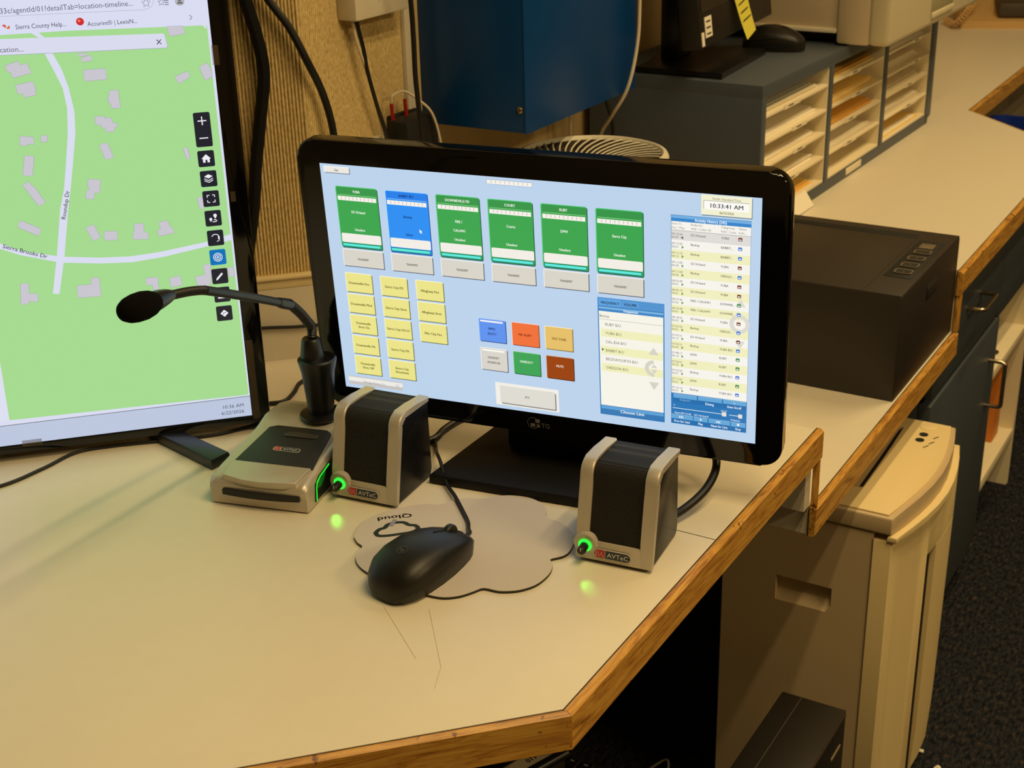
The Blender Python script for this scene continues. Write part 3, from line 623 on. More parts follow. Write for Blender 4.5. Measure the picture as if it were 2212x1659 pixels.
# ------------------------------------------------------------------ badge used on the speakers and the microphone
def badge(name, parent, M, w_=.036, h_=.0088):
    mb = MB(); r_ = h_/2
    mb.prism(rrect(-w_/2, -h_/2, w_/2, h_/2, r_*.98, 6), 0, .0008, mat('badge_rim', '#c8c4bc', .35), M)
    i = .0005; x = -w_/2+w_*.30
    red = mat('badge_red', '#b02222', .35); navy = mat('badge_navy', '#26303f', .35); wh = mat('badge_white', '#d8d4cc', .4)
    p = [q for q in rrect(-w_/2+i, -h_/2+i, w_/2-i, h_/2-i, r_*.9, 6)]
    lp = [q if q[0] < x else (x-.0002, q[1]) for q in p]; rp = [q if q[0] > x else (x+.0004, q[1]) for q in p]
    mb.poly(lp, .0010, red, M); mb.poly(rp, .0010, navy, M)
    a = -w_/2+.0012; hh = h_*.24
    stroke(mb, [(a, -hh), (a+.0012, -hh), (a+.0012, hh), (a+.0032, hh), (a+.0032, -hh), (a+.0048, -hh), (a+.0062, hh), (a+.0076, -hh), (a+.0090, -hh)], .00045, .0012, wh, M)
    mb.text('AVTeC', (x+w_/2)/2-.0002, 0, h_*.5, wh, .0012, 'CENTER', M, 0, sx=1.12)
    return mb.build(name, parent, recalc=False, smooth=0)

# ------------------------------------------------------------------ desk speakers
def mesh_mat():
    m = bpy.data.materials.new('speaker_mesh'); nt, N, L, b = nodes(m)
    tc = N.new('ShaderNodeTexCoord')
    def wv(ax, sc_):
        wn = N.new('ShaderNodeTexWave'); wn.bands_direction = ax; wn.inputs['Scale'].default_value = sc_; L.new(tc.outputs['UV' if False else 'Object'], wn.inputs['Vector']); return wn
    a = wv('X', 255); c = wv('Z', 255); d = wv('Y', 255)
    mx = N.new('ShaderNodeMath'); mx.operation = 'MAXIMUM'; L.new(a.outputs['Fac'], mx.inputs[0]); L.new(c.outputs['Fac'], mx.inputs[1])
    r = N.new('ShaderNodeValToRGB'); r.color_ramp.elements[0].position = .55; r.color_ramp.elements[0].color = lin('#020202'); r.color_ramp.elements[1].color = lin('#2c2823')
    L.new(mx.outputs[0], r.inputs['Fac']); L.new(r.outputs['Color'], b.inputs['Base Color']); b.inputs['Roughness'].default_value = .6; b.inputs['Specular IOR Level'].default_value = .25
    bp = N.new('ShaderNodeBump'); bp.inputs['Distance'].default_value = .0006; L.new(mx.outputs[0], bp.inputs['Height']); L.new(bp.outputs['Normal'], b.inputs['Normal'])
    return m
GRILLE = mesh_mat()
def spk_profile():
    P = [(.000, .004), (.0035, .026), (.0085, .050), (.0130, .072)]
    # rounded shoulder
    c = (.0285, .0800)
    for a in range(168, 80, -11): P.append((c[0]+.0150*math.cos(math.radians(a)), c[1]+.0150*math.sin(math.radians(a))))
    P += [(.050, .0942), (.078, .0918)]
    return P
def offs(P, d):
    out = []
    for i in range(len(P)):
        a = Vector(P[max(i-1, 0)]); b_ = Vector(P[min(i+1, len(P)-1)]); t = (b_-a).normalized(); n = Vector((t.y, -t.x)); out.append((P[i][0]+n.x*d, P[i][1]+n.y*d))
    return out
GREENL = '#2cff3c'
def make_speaker(label, loc, rotz):
    t = thing('desk_speaker', label, 'speaker', loc, rotz)
    MS = Matrix(((0, 0, 1, 0), (1, 0, 0, -.039), (0, 1, 0, 0), (0, 0, 0, 1)))     # (depth, height, across)
    P = spk_profile(); HW = .0375
    mb = MB(); core = offs(P, .0028); mb.prism(core + [(.0785, .088), (.081, .010), (.0775, .002), (.003, .002)], -HW+.0022, HW-.0022, BLACKS, MS, .0012); mb.build('cabinet', t)
    mb = MB(); IN = offs(P, .006)
    for s in (-1, 1):
        a, b_ = sorted((s*HW, s*(HW-.0125))); mb.prism(P + IN[::-1], a, b_, SILVER, MS, .0014, 3)
    low = [p for p in P if p[1] < .02] + [(.0030, .0215)]
    mb.prism([(.000, .004), (.0030, .0215), (.0085, .0215), (.0065, .004)], -HW+.008, HW-.008, SILVER, MS, .0008)
    M2 = Matrix.Translation((-.0275, -.0368, .0175)) @ Matrix.Rotation(PI/2+.12, 4, 'X')
    mb.lathe([(.0118, -.005), (.0118, .0006), (.0110, .0014), (.0085, .0014)], SILVER, 28, M2)
    mb.build('silver_frame', t)
    mb = MB(); G = [p for p in offs(P, .0022) if p[1] > .0]; G2 = offs(P, .004)
    mb.prism(G + G2[::-1], -HW+.0120, HW-.0120, GRILLE, MS); mb.build('grille', t)
    lr = MB(); lr.lathe([(.0062, .0012), (.0064, .0026), (.0056, .0030), (.0040, .0030)], glow(GREENL, 1.6, True), 24, M2); ring = lr.build('light_ring', t)
    mb = MB(); mb.lathe([(.0042, .002), (.0041, .011), (.0036, .0125), (.001, .0128)], BLACKS, 20, M2); mb.box((-.0004, .0005, .0126), (.0004, .0038, .0131), mat('knob_mark', '#c8c8c0', .5), M=M2); mb.build('volume_knob', t)
    badge('badge', t, Matrix.Translation((-.0005, -.0387, .0118)) @ Matrix.Rotation(PI/2-.13, 4, 'X'))
    # the little green lamp behind the knob also throws a spot on the desk
    d = bpy.data.lights.new('speaker_lamp', 'SPOT'); d.energy = .045; d.color = (.12, 1, .05); d.spot_size = math.radians(25); d.spot_blend = 1; d.shadow_soft_size = .002
    o = bpy.data.objects.new('speaker_lamp', d); C.objects.link(o); o.parent = t; o.location = (-.0275, -.0505, .0180)
    dirv = Vector((.0190, -.0270, -.0178)).normalized(); o.rotation_euler = dirv.to_track_quat('-Z', 'Y').to_euler()
    return t
spk = make_speaker('silver and black mesh desk speaker nearest the counter edge, right of the mouse pad', (-.5120, 1.0465, ZD), math.radians(6.3))
dup(spk, (-.7880, 1.0400, ZD), math.radians(6.0), 'silver and black mesh desk speaker between the microphone base and the mouse pad')

# ------------------------------------------------------------------ desk microphone
mic = thing('desk_microphone', 'silver gooseneck desk microphone with black foam head in front of the map monitor', 'microphone', (-.884, 1.068, ZD), math.radians(14.06))
MS = Matrix(((0, 0, 1, 0), (1, 0, 0, 0), (0, 1, 0, 0), (0, 0, 0, 1)))
def mic_ring(y, h, xl, xr, rad=.007, n=5):
    pts = [(xl, y, .002), (xr, y, .002)]
    for i in range(n+1): a = math.radians(90*i/n); pts.append((xr-rad+rad*math.cos(a), y, h-rad+rad*math.sin(a)))
    for i in range(n+1): a = math.radians(90+90*i/n); pts.append((xl+rad+rad*math.cos(a), y, h-rad+rad*math.sin(a)))
    return pts
mb = MB()
rings = []
for i, (y, h, xl, xr) in enumerate([(-.124, .022, -.070, .035), (-.1225, .0265, -.0715, .0358), (-.117, .0305, -.0722, .0360), (-.100, .033, -.072, .036), (-.060, .039, -.068, .036), (-.030, .0430, -.0655, .036), (-.022, .0450, -.065, .036), (-.008, .0500, -.0640, .036), (.020, .0500, -.062, .036), (.036, .046, -.059, .034), (.042, .040, -.056, .031)]):
    rings.append(mic_ring(y, h, xl, xr))
# bow the front outwards
rings2 = []
for r_ in rings:
    rings2.append([(x, y - (.006*(1-((x+.018)/.054)**2) if y < -.09 else 0), z) for x, y, z in r_])
mb.loft(rings2, SILVER); base = mb.build('base', mic)
# recessed black plate, flap, card slot, side panel
SLP = math.atan2(.0115, .075)
MP = Matrix.Translation((-.012, -.0655, .0394)) @ Matrix.Rotation(SLP, 4, 'X')
mb = MB(); mb.prism([(-.044, -.030), (.042, -.030), (.036, .034), (.030, .0385), (-.026, .0385), (-.034, .034)], -.003, .0012, CHAR, MP, .0005); pl = mb.build('cover_plate', mic)
mb = MB(); mb.prism(rrect(-.012, .0195, .026, .0275, .0038, 6), .001, .0024, mat('smoke_button', '#3c3833', .35), MP, .0006); mb.build('button', pl)
badge('badge', pl, MP @ Matrix.Translation((.002, -.0030, .0008)), .030, .0068)
mb = MB(); mb.prism([(-.044, -.0585), (-.02, -.0625), (.0, -.0635), (.02, -.0625), (.036, -.0585), (.041, -.031), (-.045, -.031)], -.005, .0026, SILVER, MP, .0012, 3); mb.build('card_flap', mic)
mb = MB()
pts = []
for i in range(9):
    x = -.055+.083*i/8; y = -.1245-.006*(1-((x+.018)/.054)**2); pts.append((x, y))
mb.prism([(x, y-.0010) for x, y in pts] + [(x, y+.004) for x, y in pts[::-1]], .0140, .0195, BLACKM); mb.build('card_slot', mic)
mb = MB(); mb.prism([(-.108, .006), (-.105, .024), (-.095, .029), (.02, .042), (.034, .036), (.034, .006)], .0355, .0372, BLACKS, MS); sp_ = mb.build('side_panel', mic)
mb = MB(); p = [(-.1065, .007), (-.1052, .020), (-.1030, .0255), (-.0950, .0290), (-.0720, .0318)]; mb.prism(p + [(a+.0013, b_-.0014) for a, b_ in p[::-1]], .0372, .0378, glow(GREENL, .8, True), MS)
mb.prism([(-.1005, .0175), (-.0985, .0245), (-.0900, .0270), (-.0800, .0280), (-.0850, .0215), (-.0930, .0170)], .0371, .0374, glow('#0a7a14', .45, True), MS); mb.build('status_light_and_glow', mic)  # strip's glow on the side panel painted as a dim emissive patch
mb = MB()
def lz(prof): mb.lathe(prof, BLACKS, 28)
lz([(.0225, .0495), (.0232, .0515), (.0225, .0530), (.0145, .0545)])
mb.build('post_collar', mic)
mb = MB(); mb.lathe([(.0135, .053), (.0140, .060), (.0175, .100), (.0205, .113), (.0205, .1145), (.0185, .1160)], BLACKS, 28); mb.lathe([(.0130, .1150), (.0115, .124), (.0100, .134), (.0085, .1365)], BLACKS, 24, Matrix.Translation((-.006, .002, 0))); mb.build('post', mic)
def seg(pts, r, ribs_=False):
    P = curve(pts, 14); out = MB()
    if ribs_:
        # even steps with alternating radius
        L_ = [0]
        for i in range(1, len(P)): L_.append(L_[-1]+(P[i]-P[i-1]).length)
        n = int(L_[-1]/.0014); Q = []
        for k in range(n+1):
            d = L_[-1]*k/n; i = max(j for j in range(len(L_)) if L_[j] <= d+1e-9); i = min(i, len(P)-2)
            Q.append(P[i].lerp(P[i+1], (d-L_[i])/max(1e-9, L_[i+1]-L_[i])))
        out.tube(Q, [r if k % 2 else r*.84 for k in range(len(Q))], BLACKR, 20)
    else: out.tube(P, r, BLACKR, 14)
    return out
o_ = -.006
seg([(o_, .004, .130), (o_, .006, .146), (o_, -.003, .1567), (o_, -.0175, .1711), (o_, -.0368, .1866), (o_, -.048, .1920)], .0052, True).build('gooseneck', mic, smooth=22)
seg([(o_, -.043, .1900), (o_, -.060, .1975), (o_, -.1241, .2262), (o_, -.202, .2597)], .0043).build('arm_tube', mic)
mb = MB(); mb.tube([(o_, -.040, .1885), (o_, -.056, .1955), (o_, -.064, .1995)], [.0058, .0056, .0047], BLACKS, 14); mb.build('arm_collar', mic)
seg([(o_, -.199, .2585), (o_, -.212, .2630), (o_, -.2335, .2690), (o_, -.262, .2755)], .0042, True).build('gooseneck', mic, smooth=22)
mb = MB(); mb.tube([(o_, -.258, .2748), (o_, -.266, .2762), (o_, -.279, .2780), (o_, -.288, .2790)], [.0048, .0066, .0084, .0088], BLACKS, 18); mb.build('capsule', mic)
FOAM = mat('black_foam', '#0e0c0a', .98, spec=.05, bump=(900, .9, .0012))
hp_ = [(.76*d_, .79*r_) for d_, r_ in [(0, .0105), (.004, .0115), (.012, .0138), (.024, .0152), (.038, .0150), (.050, .0136), (.059, .0108), (.064, .0066), (.066, .001)]]
a0 = Vector((o_, -.284, .2783)); ad = Vector((0, -.975, .16)).normalized()
mb = MB(); mb.tube([a0+ad*d for d, r_ in hp_], [r_ for d, r_ in hp_], FOAM, 28); mb.build('windscreen', mic, smooth=80)

# ------------------------------------------------------------------ mouse pad and mouse
PADM = mat('pad_cloth', '#c6bcb2', .85, bump=(2500, .25, .0003)); 
padp = [(-.749,.937),(-.756,.953),(-.758,.968),(-.755,.986),(-.747,1.001),(-.732,1.019),(-.722,1.026),(-.712,1.03),(-.706,1.042),(-.695,1.054),(-.681,1.060),(-.675,1.068),(-.663,1.078),(-.650,1.083),(-.636,1.084),(-.620,1.078),(-.611,1.067),(-.605,1.057),(-.590,1.055),(-.577,1.048),(-.566,1.040),(-.559,1.029),(-.554,1.01),(-.556,.999),(-.563,.989),(-.557,.983),(-.552,.970),(-.551,.956),(-.553,.943),(-.559,.932),(-.566,.925),(-.577,.919),(-.591,.917),(-.596,.908),(-.603,.896),(-.614,.887),(-.628,.884),(-.645,.884),(-.660,.886),(-.680,.886),(-.700,.890),(-.715,.897),(-.725,.907),(-.729,.917),(-.731,.926),(-.740,.930)]
padp = [(p.x, p.y) for p in curve([(a, b_, 0) for a, b_ in padp + [padp[0]]], 3)[:-1]]
pad = thing('mouse_pad', 'pale grey cloud-shaped mouse pad with black rubber edge under the mouse', 'mouse pad', (-.65, .98, ZD))
MB().prism(padp, ZD+.0002, ZD+.0026, BLACKR).build('rubber_base', pad, True)
mb = MB(); mb.prism(padp, ZD+.0026, ZD+.0032, PADM); mb.build('cloth_top', pad, True)
mb = MB(); LGD = mat('dark_green_print', '#1e2a24', .7)
ML = Matrix.Translation((-.7275, .9775, ZD+.0034)) @ Matrix.Rotation(math.radians(45+180), 4, 'Z')
cl = [(-.018, -.003), (-.0165, -.0085), (-.010, -.0105), (.002, -.0105), (.013, -.0095), (.0185, -.005), (.017, .001), (.012, .0035), (.008, .009), (.001, .0105), (-.006, .0085), (-.009, .004), (-.014, .002)]
cl = [(p.x, p.y) for p in curve([(a, b_, 0) for a, b_ in cl + [cl[0]]], 5)[:-1]]
ML2 = Matrix.Translation((-.7225, .9690, ZD+.0034)) @ Matrix.Rotation(math.radians(43), 4, 'Z')
stroke(mb, [(x*1.12, y*1.12) for x, y in cl], .0046, 0, LGD, ML2, True)
stroke(mb, [(-.004, .006), (.002, .018)], .0042, .0002, mat('lilac_print', '#8f8ca4', .7), ML2)
mb.text('Qloud', 0, 0, .0078, LGD, 0, 'CENTER', Matrix.Translation((-.7362, .9870, ZD+.0034)) @ Matrix.Rotation(math.radians(43+180), 4, 'Z'), .7, sx=1.25)
mb.build('printed_logo', pad, True, 0, False)
mouse = thing('computer_mouse', 'black corded mouse on the pale cloud-shaped mouse pad', 'mouse', (-.651, .912, ZD+.0032), math.radians(-9))
HWp = [(-.0555, .009, .009), (-.0535, .0175, .0175), (-.0475, .0248, .0262), (-.0370, .0302, .0335), (-.0210, .0322, .0378), (-.0030, .0312, .0385), (.0150, .0285, .0362), (.0310, .0245, .0312), (.0440, .0200, .0252), (.0520, .0155, .0196), (.0560, .0085, .0150)]
def seam(y, h): return h*(.36+.42*max(0, min(1, (y+.055)/.111))**1.3)
def mring(y, hw, h, n=11):
    k_ = seam(y, h); pts = [(-hw*.84, y, .0), (hw*.84, y, .0), (hw*.93, y, k_*.5), (hw*.965, y, k_-.0012), (hw*.945, y, k_-.0003)]
    for i in range(n+1):
        a = math.radians(180*i/n); c_ = math.cos(a); s_ = math.sin(a)
        pts.append((hw*math.copysign(abs(c_)**.8, c_), y, k_ + (h-k_)*s_**.8))
    return pts + [(-hw*.945, y, k_-.0003), (-hw*.965, y, k_-.0012), (-hw*.93, y, k_*.5)]
MOUSEM = mat('mouse_plastic', '#16140f', .42, spec=.4, bump=(1800, .1, .0002))
mb = MB(); mb.loft([mring(*a) for a in HWp], MOUSEM); body = mb.build('body', mouse, smooth=50)
mb = MB(); GAP = mat('gap_black', '#040404', .7)
mb.tube([(0, y, h+.0001) for y, w__, h in HWp if y > .012], .0009, GAP, 6); mb.build('button_gap', body)
mb = MB(); mb.lathe([(.0075, -.0032), (.0085, -.002), (.0085, .002), (.0075, .0032)], BLACKR, 20, Matrix.Translation((0, .036, .0262)) @ Matrix.Rotation(PI/2, 4, 'Y')); mb.build('scroll_wheel', mouse)
mb = MB(); LGM = mat('grey_mouse_print', '#54504a', .5)
Mq = Matrix.Translation((0, -.026, .0370)) @ Matrix.Rotation(.22, 4, 'X')
stroke(mb, arc(0, 0, .0050, 0, 360, 24), .0004, .0004, LGM, Mq); mb.text('hp', 0, 0, .0045, LGM, .0004, 'CENTER', Mq); mb.build('logo', body, smooth=0, recalc=False)
mb = MB(); mb.tube(curve([(-.6425, .966, ZD+.017), (-.646, .982, ZD+.012), (-.657, .997, ZD+.0065), (-.666, 1.010, ZD+.0055), (-.682, 1.026, ZD+.0055), (-.705, 1.048, ZD+.0055), (-.728, 1.068, ZD+.0055), (-.748, 1.088, ZD+.016), (-.765, 1.106, ZD+.016), (-.785, 1.134, ZD+.004), (-.797, 1.150, ZD+.003), (-.808, 1.155, ZD+.003), (-.83, 1.17, ZD+.003)]), .0020, BLACKR, 8); mb.build('cord', mouse, True)

# ------------------------------------------------------------------ loose cables on the desk and wall
def cable(label, pts, r, m=BLACKR, name='cable', cat='cable', k=8):
    mb = MB(); mb.tube(curve(pts, k), r, m, 10); o = mb.build(name); return tag(o, label, cat)
cable('thick black cable loop behind the right silver speaker', [(-.500, 1.078, ZD+.012), (-.488, 1.115, ZD+.012), (-.478, 1.150, ZD+.022), (-.480, 1.180, ZD+.035), (-.500, 1.205, ZD+.042), (-.545, 1.215, ZD+.042)], .0042)
cable('thin black cable on the desk under the map monitor', [(-1.36, .62, ZD+.002), (-1.20, .76, ZD+.002), (-1.145, .845, ZD+.002), (-1.134, .900, ZD+.002), (-1.132, .945, ZD+.002), (-1.110, .975, ZD+.002), (-1.06, 1.02, ZD+.002), (-1.02, 1.06, ZD+.002), (-.99, 1.13, ZD+.002)], .0020)
cable('black cable curving over the desk behind the microphone post', [(-1.05, 1.130, ZD+.003), (-1.024, 1.147, ZD+.003), (-1.014, 1.160, ZD+.003), (-1.020, 1.185, ZD+.003), (-1.032, 1.215, ZD+.003), (-1.02, 1.25, ZD+.003), (-.95, 1.27, ZD+.003)], .0026)
cable('black cable strung level across the backsplash in the corner', [(-1.165, 1.195, ZD+.047), (-1.118, 1.243, ZD+.047), (-1.085, 1.275, ZD+.044), (-1.062, 1.298, ZD+.042), (-1.03, 1.31, ZD+.03)], .0022)
cable('black cable running under the touch monitor beside its base', [(-.817, 1.120, ZD+.0045), (-.800, 1.151, ZD+.0045), (-.803, 1.180, ZD+.0045), (-.800, 1.215, ZD+.0045), (-.78, 1.27, ZD+.0045)], .0040)
CB = mat('braided_black', '#0b0a09', .7, spec=.2, bump=(1200, .8, .0008))
cable('thick braided black cable hanging down the ribbed wall beside the map monitor', [(-1.125, 1.225, 2.595), (-1.120, 1.228, 1.8), (-1.115, 1.232, 1.42), (-1.112, 1.243, 1.30), (-1.0989, 1.2568, 1.2031), (-1.0926, 1.2631, 1.1612), (-1.0899, 1.2659, 1.1188), (-1.0964, 1.2593, 1.0657), (-1.1036, 1.2522, 1.0113), (-1.1089, 1.2468, .9612), (-1.120, 1.236, .89)], .0075, CB)
cable('smooth black cable arching down the ribbed wall behind the touch monitor', [(-1.150, 1.215, 2.595), (-1.145, 1.220, 1.7), (-1.128, 1.235, 1.38), (-1.105, 1.252, 1.26), (-1.0807, 1.2751, 1.2015), (-1.066, 1.2897, 1.1692), (-1.0543, 1.3014, 1.1312), (-1.052, 1.323, 1.0894), (-1.050, 1.3351, 1.0425), (-1.050, 1.338, .98), (-1.05, 1.34, .90)], .0047)
cable('thin black cable dropping from the white wall box', [(-1.052, 1.3945, 1.175), (-1.050, 1.4067, 1.1274), (-1.050, 1.4114, 1.1014), (-1.050, 1.4253, 1.0587), (-1.050, 1.4435, 1.0139), (-1.05, 1.455, .985), (-1.05, 1.47, .93)], .0026)
cable('thin white cord dropping from the white wall box to the outlet', [(-1.056, 1.393, 1.175), (-1.052, 1.398, 1.1344), (-1.052, 1.4168, 1.089), (-1.053, 1.436, 1.0322), (-1.055, 1.443, 1.010), (-1.056, 1.444, .985)], .0019, WHITEC, 'cord', 'cord')
cable('black cable hanging along the left edge of the blue wall cabinet', [(-1.055, 1.40, 2.595), (-1.02, 1.415, 1.7), (-1.0, 1.430, 1.32), (-1.0, 1.4406, 1.183), (-1.0, 1.4424, 1.1388), (-1.0, 1.4422, 1.094), (-1.0, 1.4451, 1.0592), (-1.0, 1.4497, 1.0086), (-1.0, 1.455, .95)], .0033)
cable('white power cord hanging in front of the blue wall cabinet down to the fan', [(-1.06, 1.862, 1.66), (-.94, 1.862, 1.648), (-.898, 1.860, 1.605), (-.895, 1.857, 1.30), (-.895, 1.8554, 1.1318), (-.895, 1.8478, 1.0685), (-.902, 1.832, 1.0105), (-.930, 1.8387, .9674), (-.975, 1.890, .922), (-.99, 1.905, .86), (-.98, 1.85, .765)], .0026, WHITEC, 'cord', 'cord')
cable('black cord hanging beside the organizer behind the fan', [(-.99, 1.93, 1.10), (-.985, 1.925, .98), (-.975, 1.93, .92), (-.98, 1.935, .77)], .003)
cable('white cord hanging under the blue wall cabinet behind the fan', [(-1.03, 1.90, 1.06), (-1.035, 1.905, .98), (-1.035, 1.905, .80)], .0025, WHITEC, 'cord', 'cord')

# ------------------------------------------------------------------ wall things
wb = thing('wall_box', 'white plastic box mounted high on the ribbed wall', 'wall box', (XW, 1.44, 1.163))
mb = MB(); mb.box((XW+.0017, 1.3835, 1.163), (-1.040, 1.4945, 1.30), IVORY, .003); bd = mb.build('housing', wb, True)
mb = MB(); MW = Matrix(((0, 0, 1, -1.040), (1, 0, 0, 1.4435), (0, 1, 0, 1.163), (0, 0, 0, 1)))
for s in (-1, 1): stroke(mb, [(s*(.012+.035*t*t), .018+.10*t) for t in [i/8 for i in range(9)]], .0012, .0004, mat('ivory_groove', '#a89c84', .6), MW)
mb.build('groove', bd, True, 0, False)
tr = thing('transformer', 'black plug-in transformer with two red terminals below the blue wall cabinet corner', 'transformer', (XW, 1.50, .95))
mb = MB(); mb.box((-1.060, 1.456, .955), (-1.0265, 1.528, 1.028), BLACKM, .004); mb.box((XW+.001, 1.470, .955), (-1.0595, 1.530, 1.030), BLACKM, .003)
mb.build('housing', tr, True)
for y in (1.4625, 1.4925):
    mb = MB(); mb.tube([(-1.052, y, 1.024), (-1.052, y-.002, 1.0495)], .0026, REDV, 10); mb.build('terminal', tr, True)
cable('pale wire linking the two red transformer terminals', [(-1.052, 1.4605, 1.048), (-1.050, 1.460, 1.0585), (-1.049, 1.472, 1.0615), (-1.047, 1.486, 1.0602), (-1.035, 1.4929, 1.0511), (-1.02, 1.505, 1.030), (-1.015, 1.515, .985), (-1.015, 1.52, .93)], .0017, WHITEC, 'wire', 'wire')
ol = MB().box((XW-.002, 1.436, .94), (XW+.010, 1.452, 1.010), IVORY, .002).build('outlet_box'); tag(ol, 'small white outlet box low on the ribbed wall', 'outlet')
bc = thing('wall_cabinet', 'glossy blue metal cabinet mounted on the wall above the fan', 'cabinet', (-.99, 1.71, 1.003))
mb = MB(); mb.box((XW, 1.5555, 1.0035), (-.9115, 1.8735, 1.62), BLUE, .0015); mb.build('body', bc, True)
mb = MB(); mb.box((-.9115, 1.5545, 1.0025), (-.9100, 1.8745, 1.62), BLUE, .0006); cv = mb.build('cover', bc, True)
mb = MB(); MW2 = Matrix.Translation((-.918, 1.5545, 1.034)) @ Matrix.Rotation(PI/2, 4, 'X'); mb.lathe([(.0045, -.001), (.0045, .001), (.003, .0022)], METAL, 16, MW2); mb.build('screw', bc, True)
mb = MB(); mb.lathe([(.003, -.001), (.003, .0006), (.001, .0007)], BLACKM, 12, Matrix.Translation((-.9099, 1.565, 1.19)) @ Matrix.Rotation(PI/2, 4, 'Y')); mb.build('screw_hole', bc, True)

# ------------------------------------------------------------------ fan
fan = thing('fan', 'round white air circulator with curved grille vanes behind the touch monitor', 'fan', (-.87, 1.66, ZD))
mb = MB(); mb.lathe([(.085, 0), (.087, .01), (.078, .03), (.075, .09), (.092, .16), (.101, .185), (.104, .194), (.1015, .199), (.0965, .2005), (.094, .1985), (.093, .194)], IVORY, 48, None, False); mb.build('housing', fan, smooth=50)
MB().lathe([(.0929, .195), (.090, .170), (.082, .130), (.001, .128)], mat('fan_inside', '#3a3226', .7), 40, None, False).build('inner_plate', fan)
mb = MB()
for i in range(40):
    a = 2*PI*i/40; p = []
    for k in range(8):
        t = k/7; r_ = .026+.069*t; q = a+.85*(1-t)**1.3; p.append((r_*math.cos(q), r_*math.sin(q), .1965-.020*(1-t)**1.6))
    mb.tube(p, .0012, IVORY, 6)
mb.lathe([(.028, .168), (.028, .176), (.024, .179), (.001, .180)], IVORY, 32); mb.build('grille', fan)

# ------------------------------------------------------------------ paper organizer on the rear counter
ORZ = math.radians(-1.5)
org = thing('paper_organizer', 'slate organizer with three columns of cream paper slots on the rear counter', 'organizer', (-.7588, 1.9953, ZD), ORZ)
# local: y along the counter, x towards the room (front face x=0)
D = .295
mb = MB(); mb.box((-D, 0, .214), (0, .867, .235), SLATE, .001); mb.box((-D, 0, 0), (0, .018, .216), SLATE, .001); mb.box((-D, .0165, 0), (0, .867, .019), SLATE, .001); mb.box((-D, .288, .018), (0, .3035, .215), SLATE, .0008); mb.box((-D, .5705, .018), (0, .5875, .215), SLATE, .0008)
mb.box((-D, .853, 0), (0, .867, .216), SLATE, .001); mb.box((-D, .867, .004), (-.010, .921, .225), SLATE, .001); mb.box((-D, .01, .01), (-D+.006, .86, .22), SLATE); mb.build('carcass', org)
cols = [(.018, .288), (.3035, .5705), (.5875, .853)]; zs = [.0195, .061, .102, .1405, .182]
mb = MB()
for y0, y1 in cols:
    mb.box((-D+.006, y0+.0003, .0195), (-.003, y0+.0035, .2135), CREAM); mb.box((-D+.006, y1-.0035, .0195), (-.003, y1-.0003, .2135), CREAM); mb.box((-D+.006, y0, .0195), (-D+.009, y1, .2135), CREAM)
mb.build('liner', org, smooth=0)
LBL = mat('label_card', '#e4d8ba', .6)
for y0, y1 in cols:
    for z in zs:
        mb = MB(); mb.box((-D+.01, y0+.0036, z-.0006), (-.0015, y1-.0036, z+.0038), CREAM, .0008); sh = mb.build('shelf', org)
        if z > .03:
            ym = y0+.10+random.uniform(-.03, .05); mb = MB(); mb.box((-.0018, ym, z-.0012), (-.0006, ym+random.uniform(.05, .08), z+.0052), LBL)
            mb.box((-.0008, ym+.016, z+.0012), (-.0004, ym+.036, z+.0032), mat('label_ink', '#3a342a', .7)); mb.build('slot_label', sh, smooth=0)
mb = MB(); mb.box((-.002, .394, .005), (.0012, .471, .017), LBL, .0006); mb.build('name_plate', org)
ROWN = ['bottom', 'second lowest', 'middle', 'second highest', 'top']; COLN = ['left', 'middle', 'right']
PK = {(0, 0): 'o', (1, 4): 'o', (1, 3): 'm', (1, 2): 'o', (2, 0): 'm'}
SKIP = {(1, 0)}
MORG = ROOTM[org.name]
for c in range(3):
    for r_ in range(5):
        if (c, r_) in SKIP: continue
        y0, y1 = cols[c]; z = zs[r_]+.0042; k = PK.get((c, r_), 'w')
        mb = MB(); hh = 0; n = random.randint(3, 5)
        tops = {'w': [PAPER, CREAM, PAPER], 'o': [MANILA, ORANGE, MANILA], 'm': [MANILA, PAPER, MANILA]}[k]
        for i in range(n):
            t_ = random.uniform(.0012, .0026); a = random.uniform(-.006, .006); xx = -.006-random.uniform(0, .010)-.012*i/n
            mb.box((-.26+xx*.2, y0+.018+a, z+hh), (xx, y1-.022+a+random.uniform(-.02, 0), z+hh+t_), tops[i % 3], M=MORG); hh += t_
        nm = {'w': 'paper_stack', 'o': 'folder_stack', 'm': 'folder_stack'}[k]
        lab = {'w': 'white papers', 'o': 'orange and manila folders', 'm': 'manila folders and papers'}[k]
        tag(mb.build(nm, smooth=0), '%s in the %s slot of the %s column of the organizer' % (lab, ROWN[r_], COLN[c]), 'papers', 'papers in the organizer slots')
mb = MB(); mb.box((-.03, .115, .0005), (.0, .204, .0012), PAPER, M=MORG @ Matrix.Translation((.006, -.01, .001)))
mb.v = []; mb.f = []; mb.mi = []
mb.add([(.0015, .11, .030), (.0015, .195, .028), (.014, .115, .002), (.014, .205, .0015), (.0022, .11, .030), (.0022, .195, .028), (.0147, .115, .002), (.0147, .205, .0015)], [(0, 1, 3, 2), (4, 6, 7, 5), (0, 4, 5, 1), (2, 3, 7, 6), (0, 2, 6, 4), (1, 5, 7, 3)], PAPER, MORG)
tag(mb.build('paper_sheet', smooth=0), 'loose cream paper slip leaning on the foot of the organizer', 'paper')

# things on top of the organizer
ZO = ZD+.235
m2 = thing('monitor', 'small black monitor with a yellow sticky note standing on the slate organizer', 'monitor', (-.895, 2.12, ZO), math.radians(90+4))
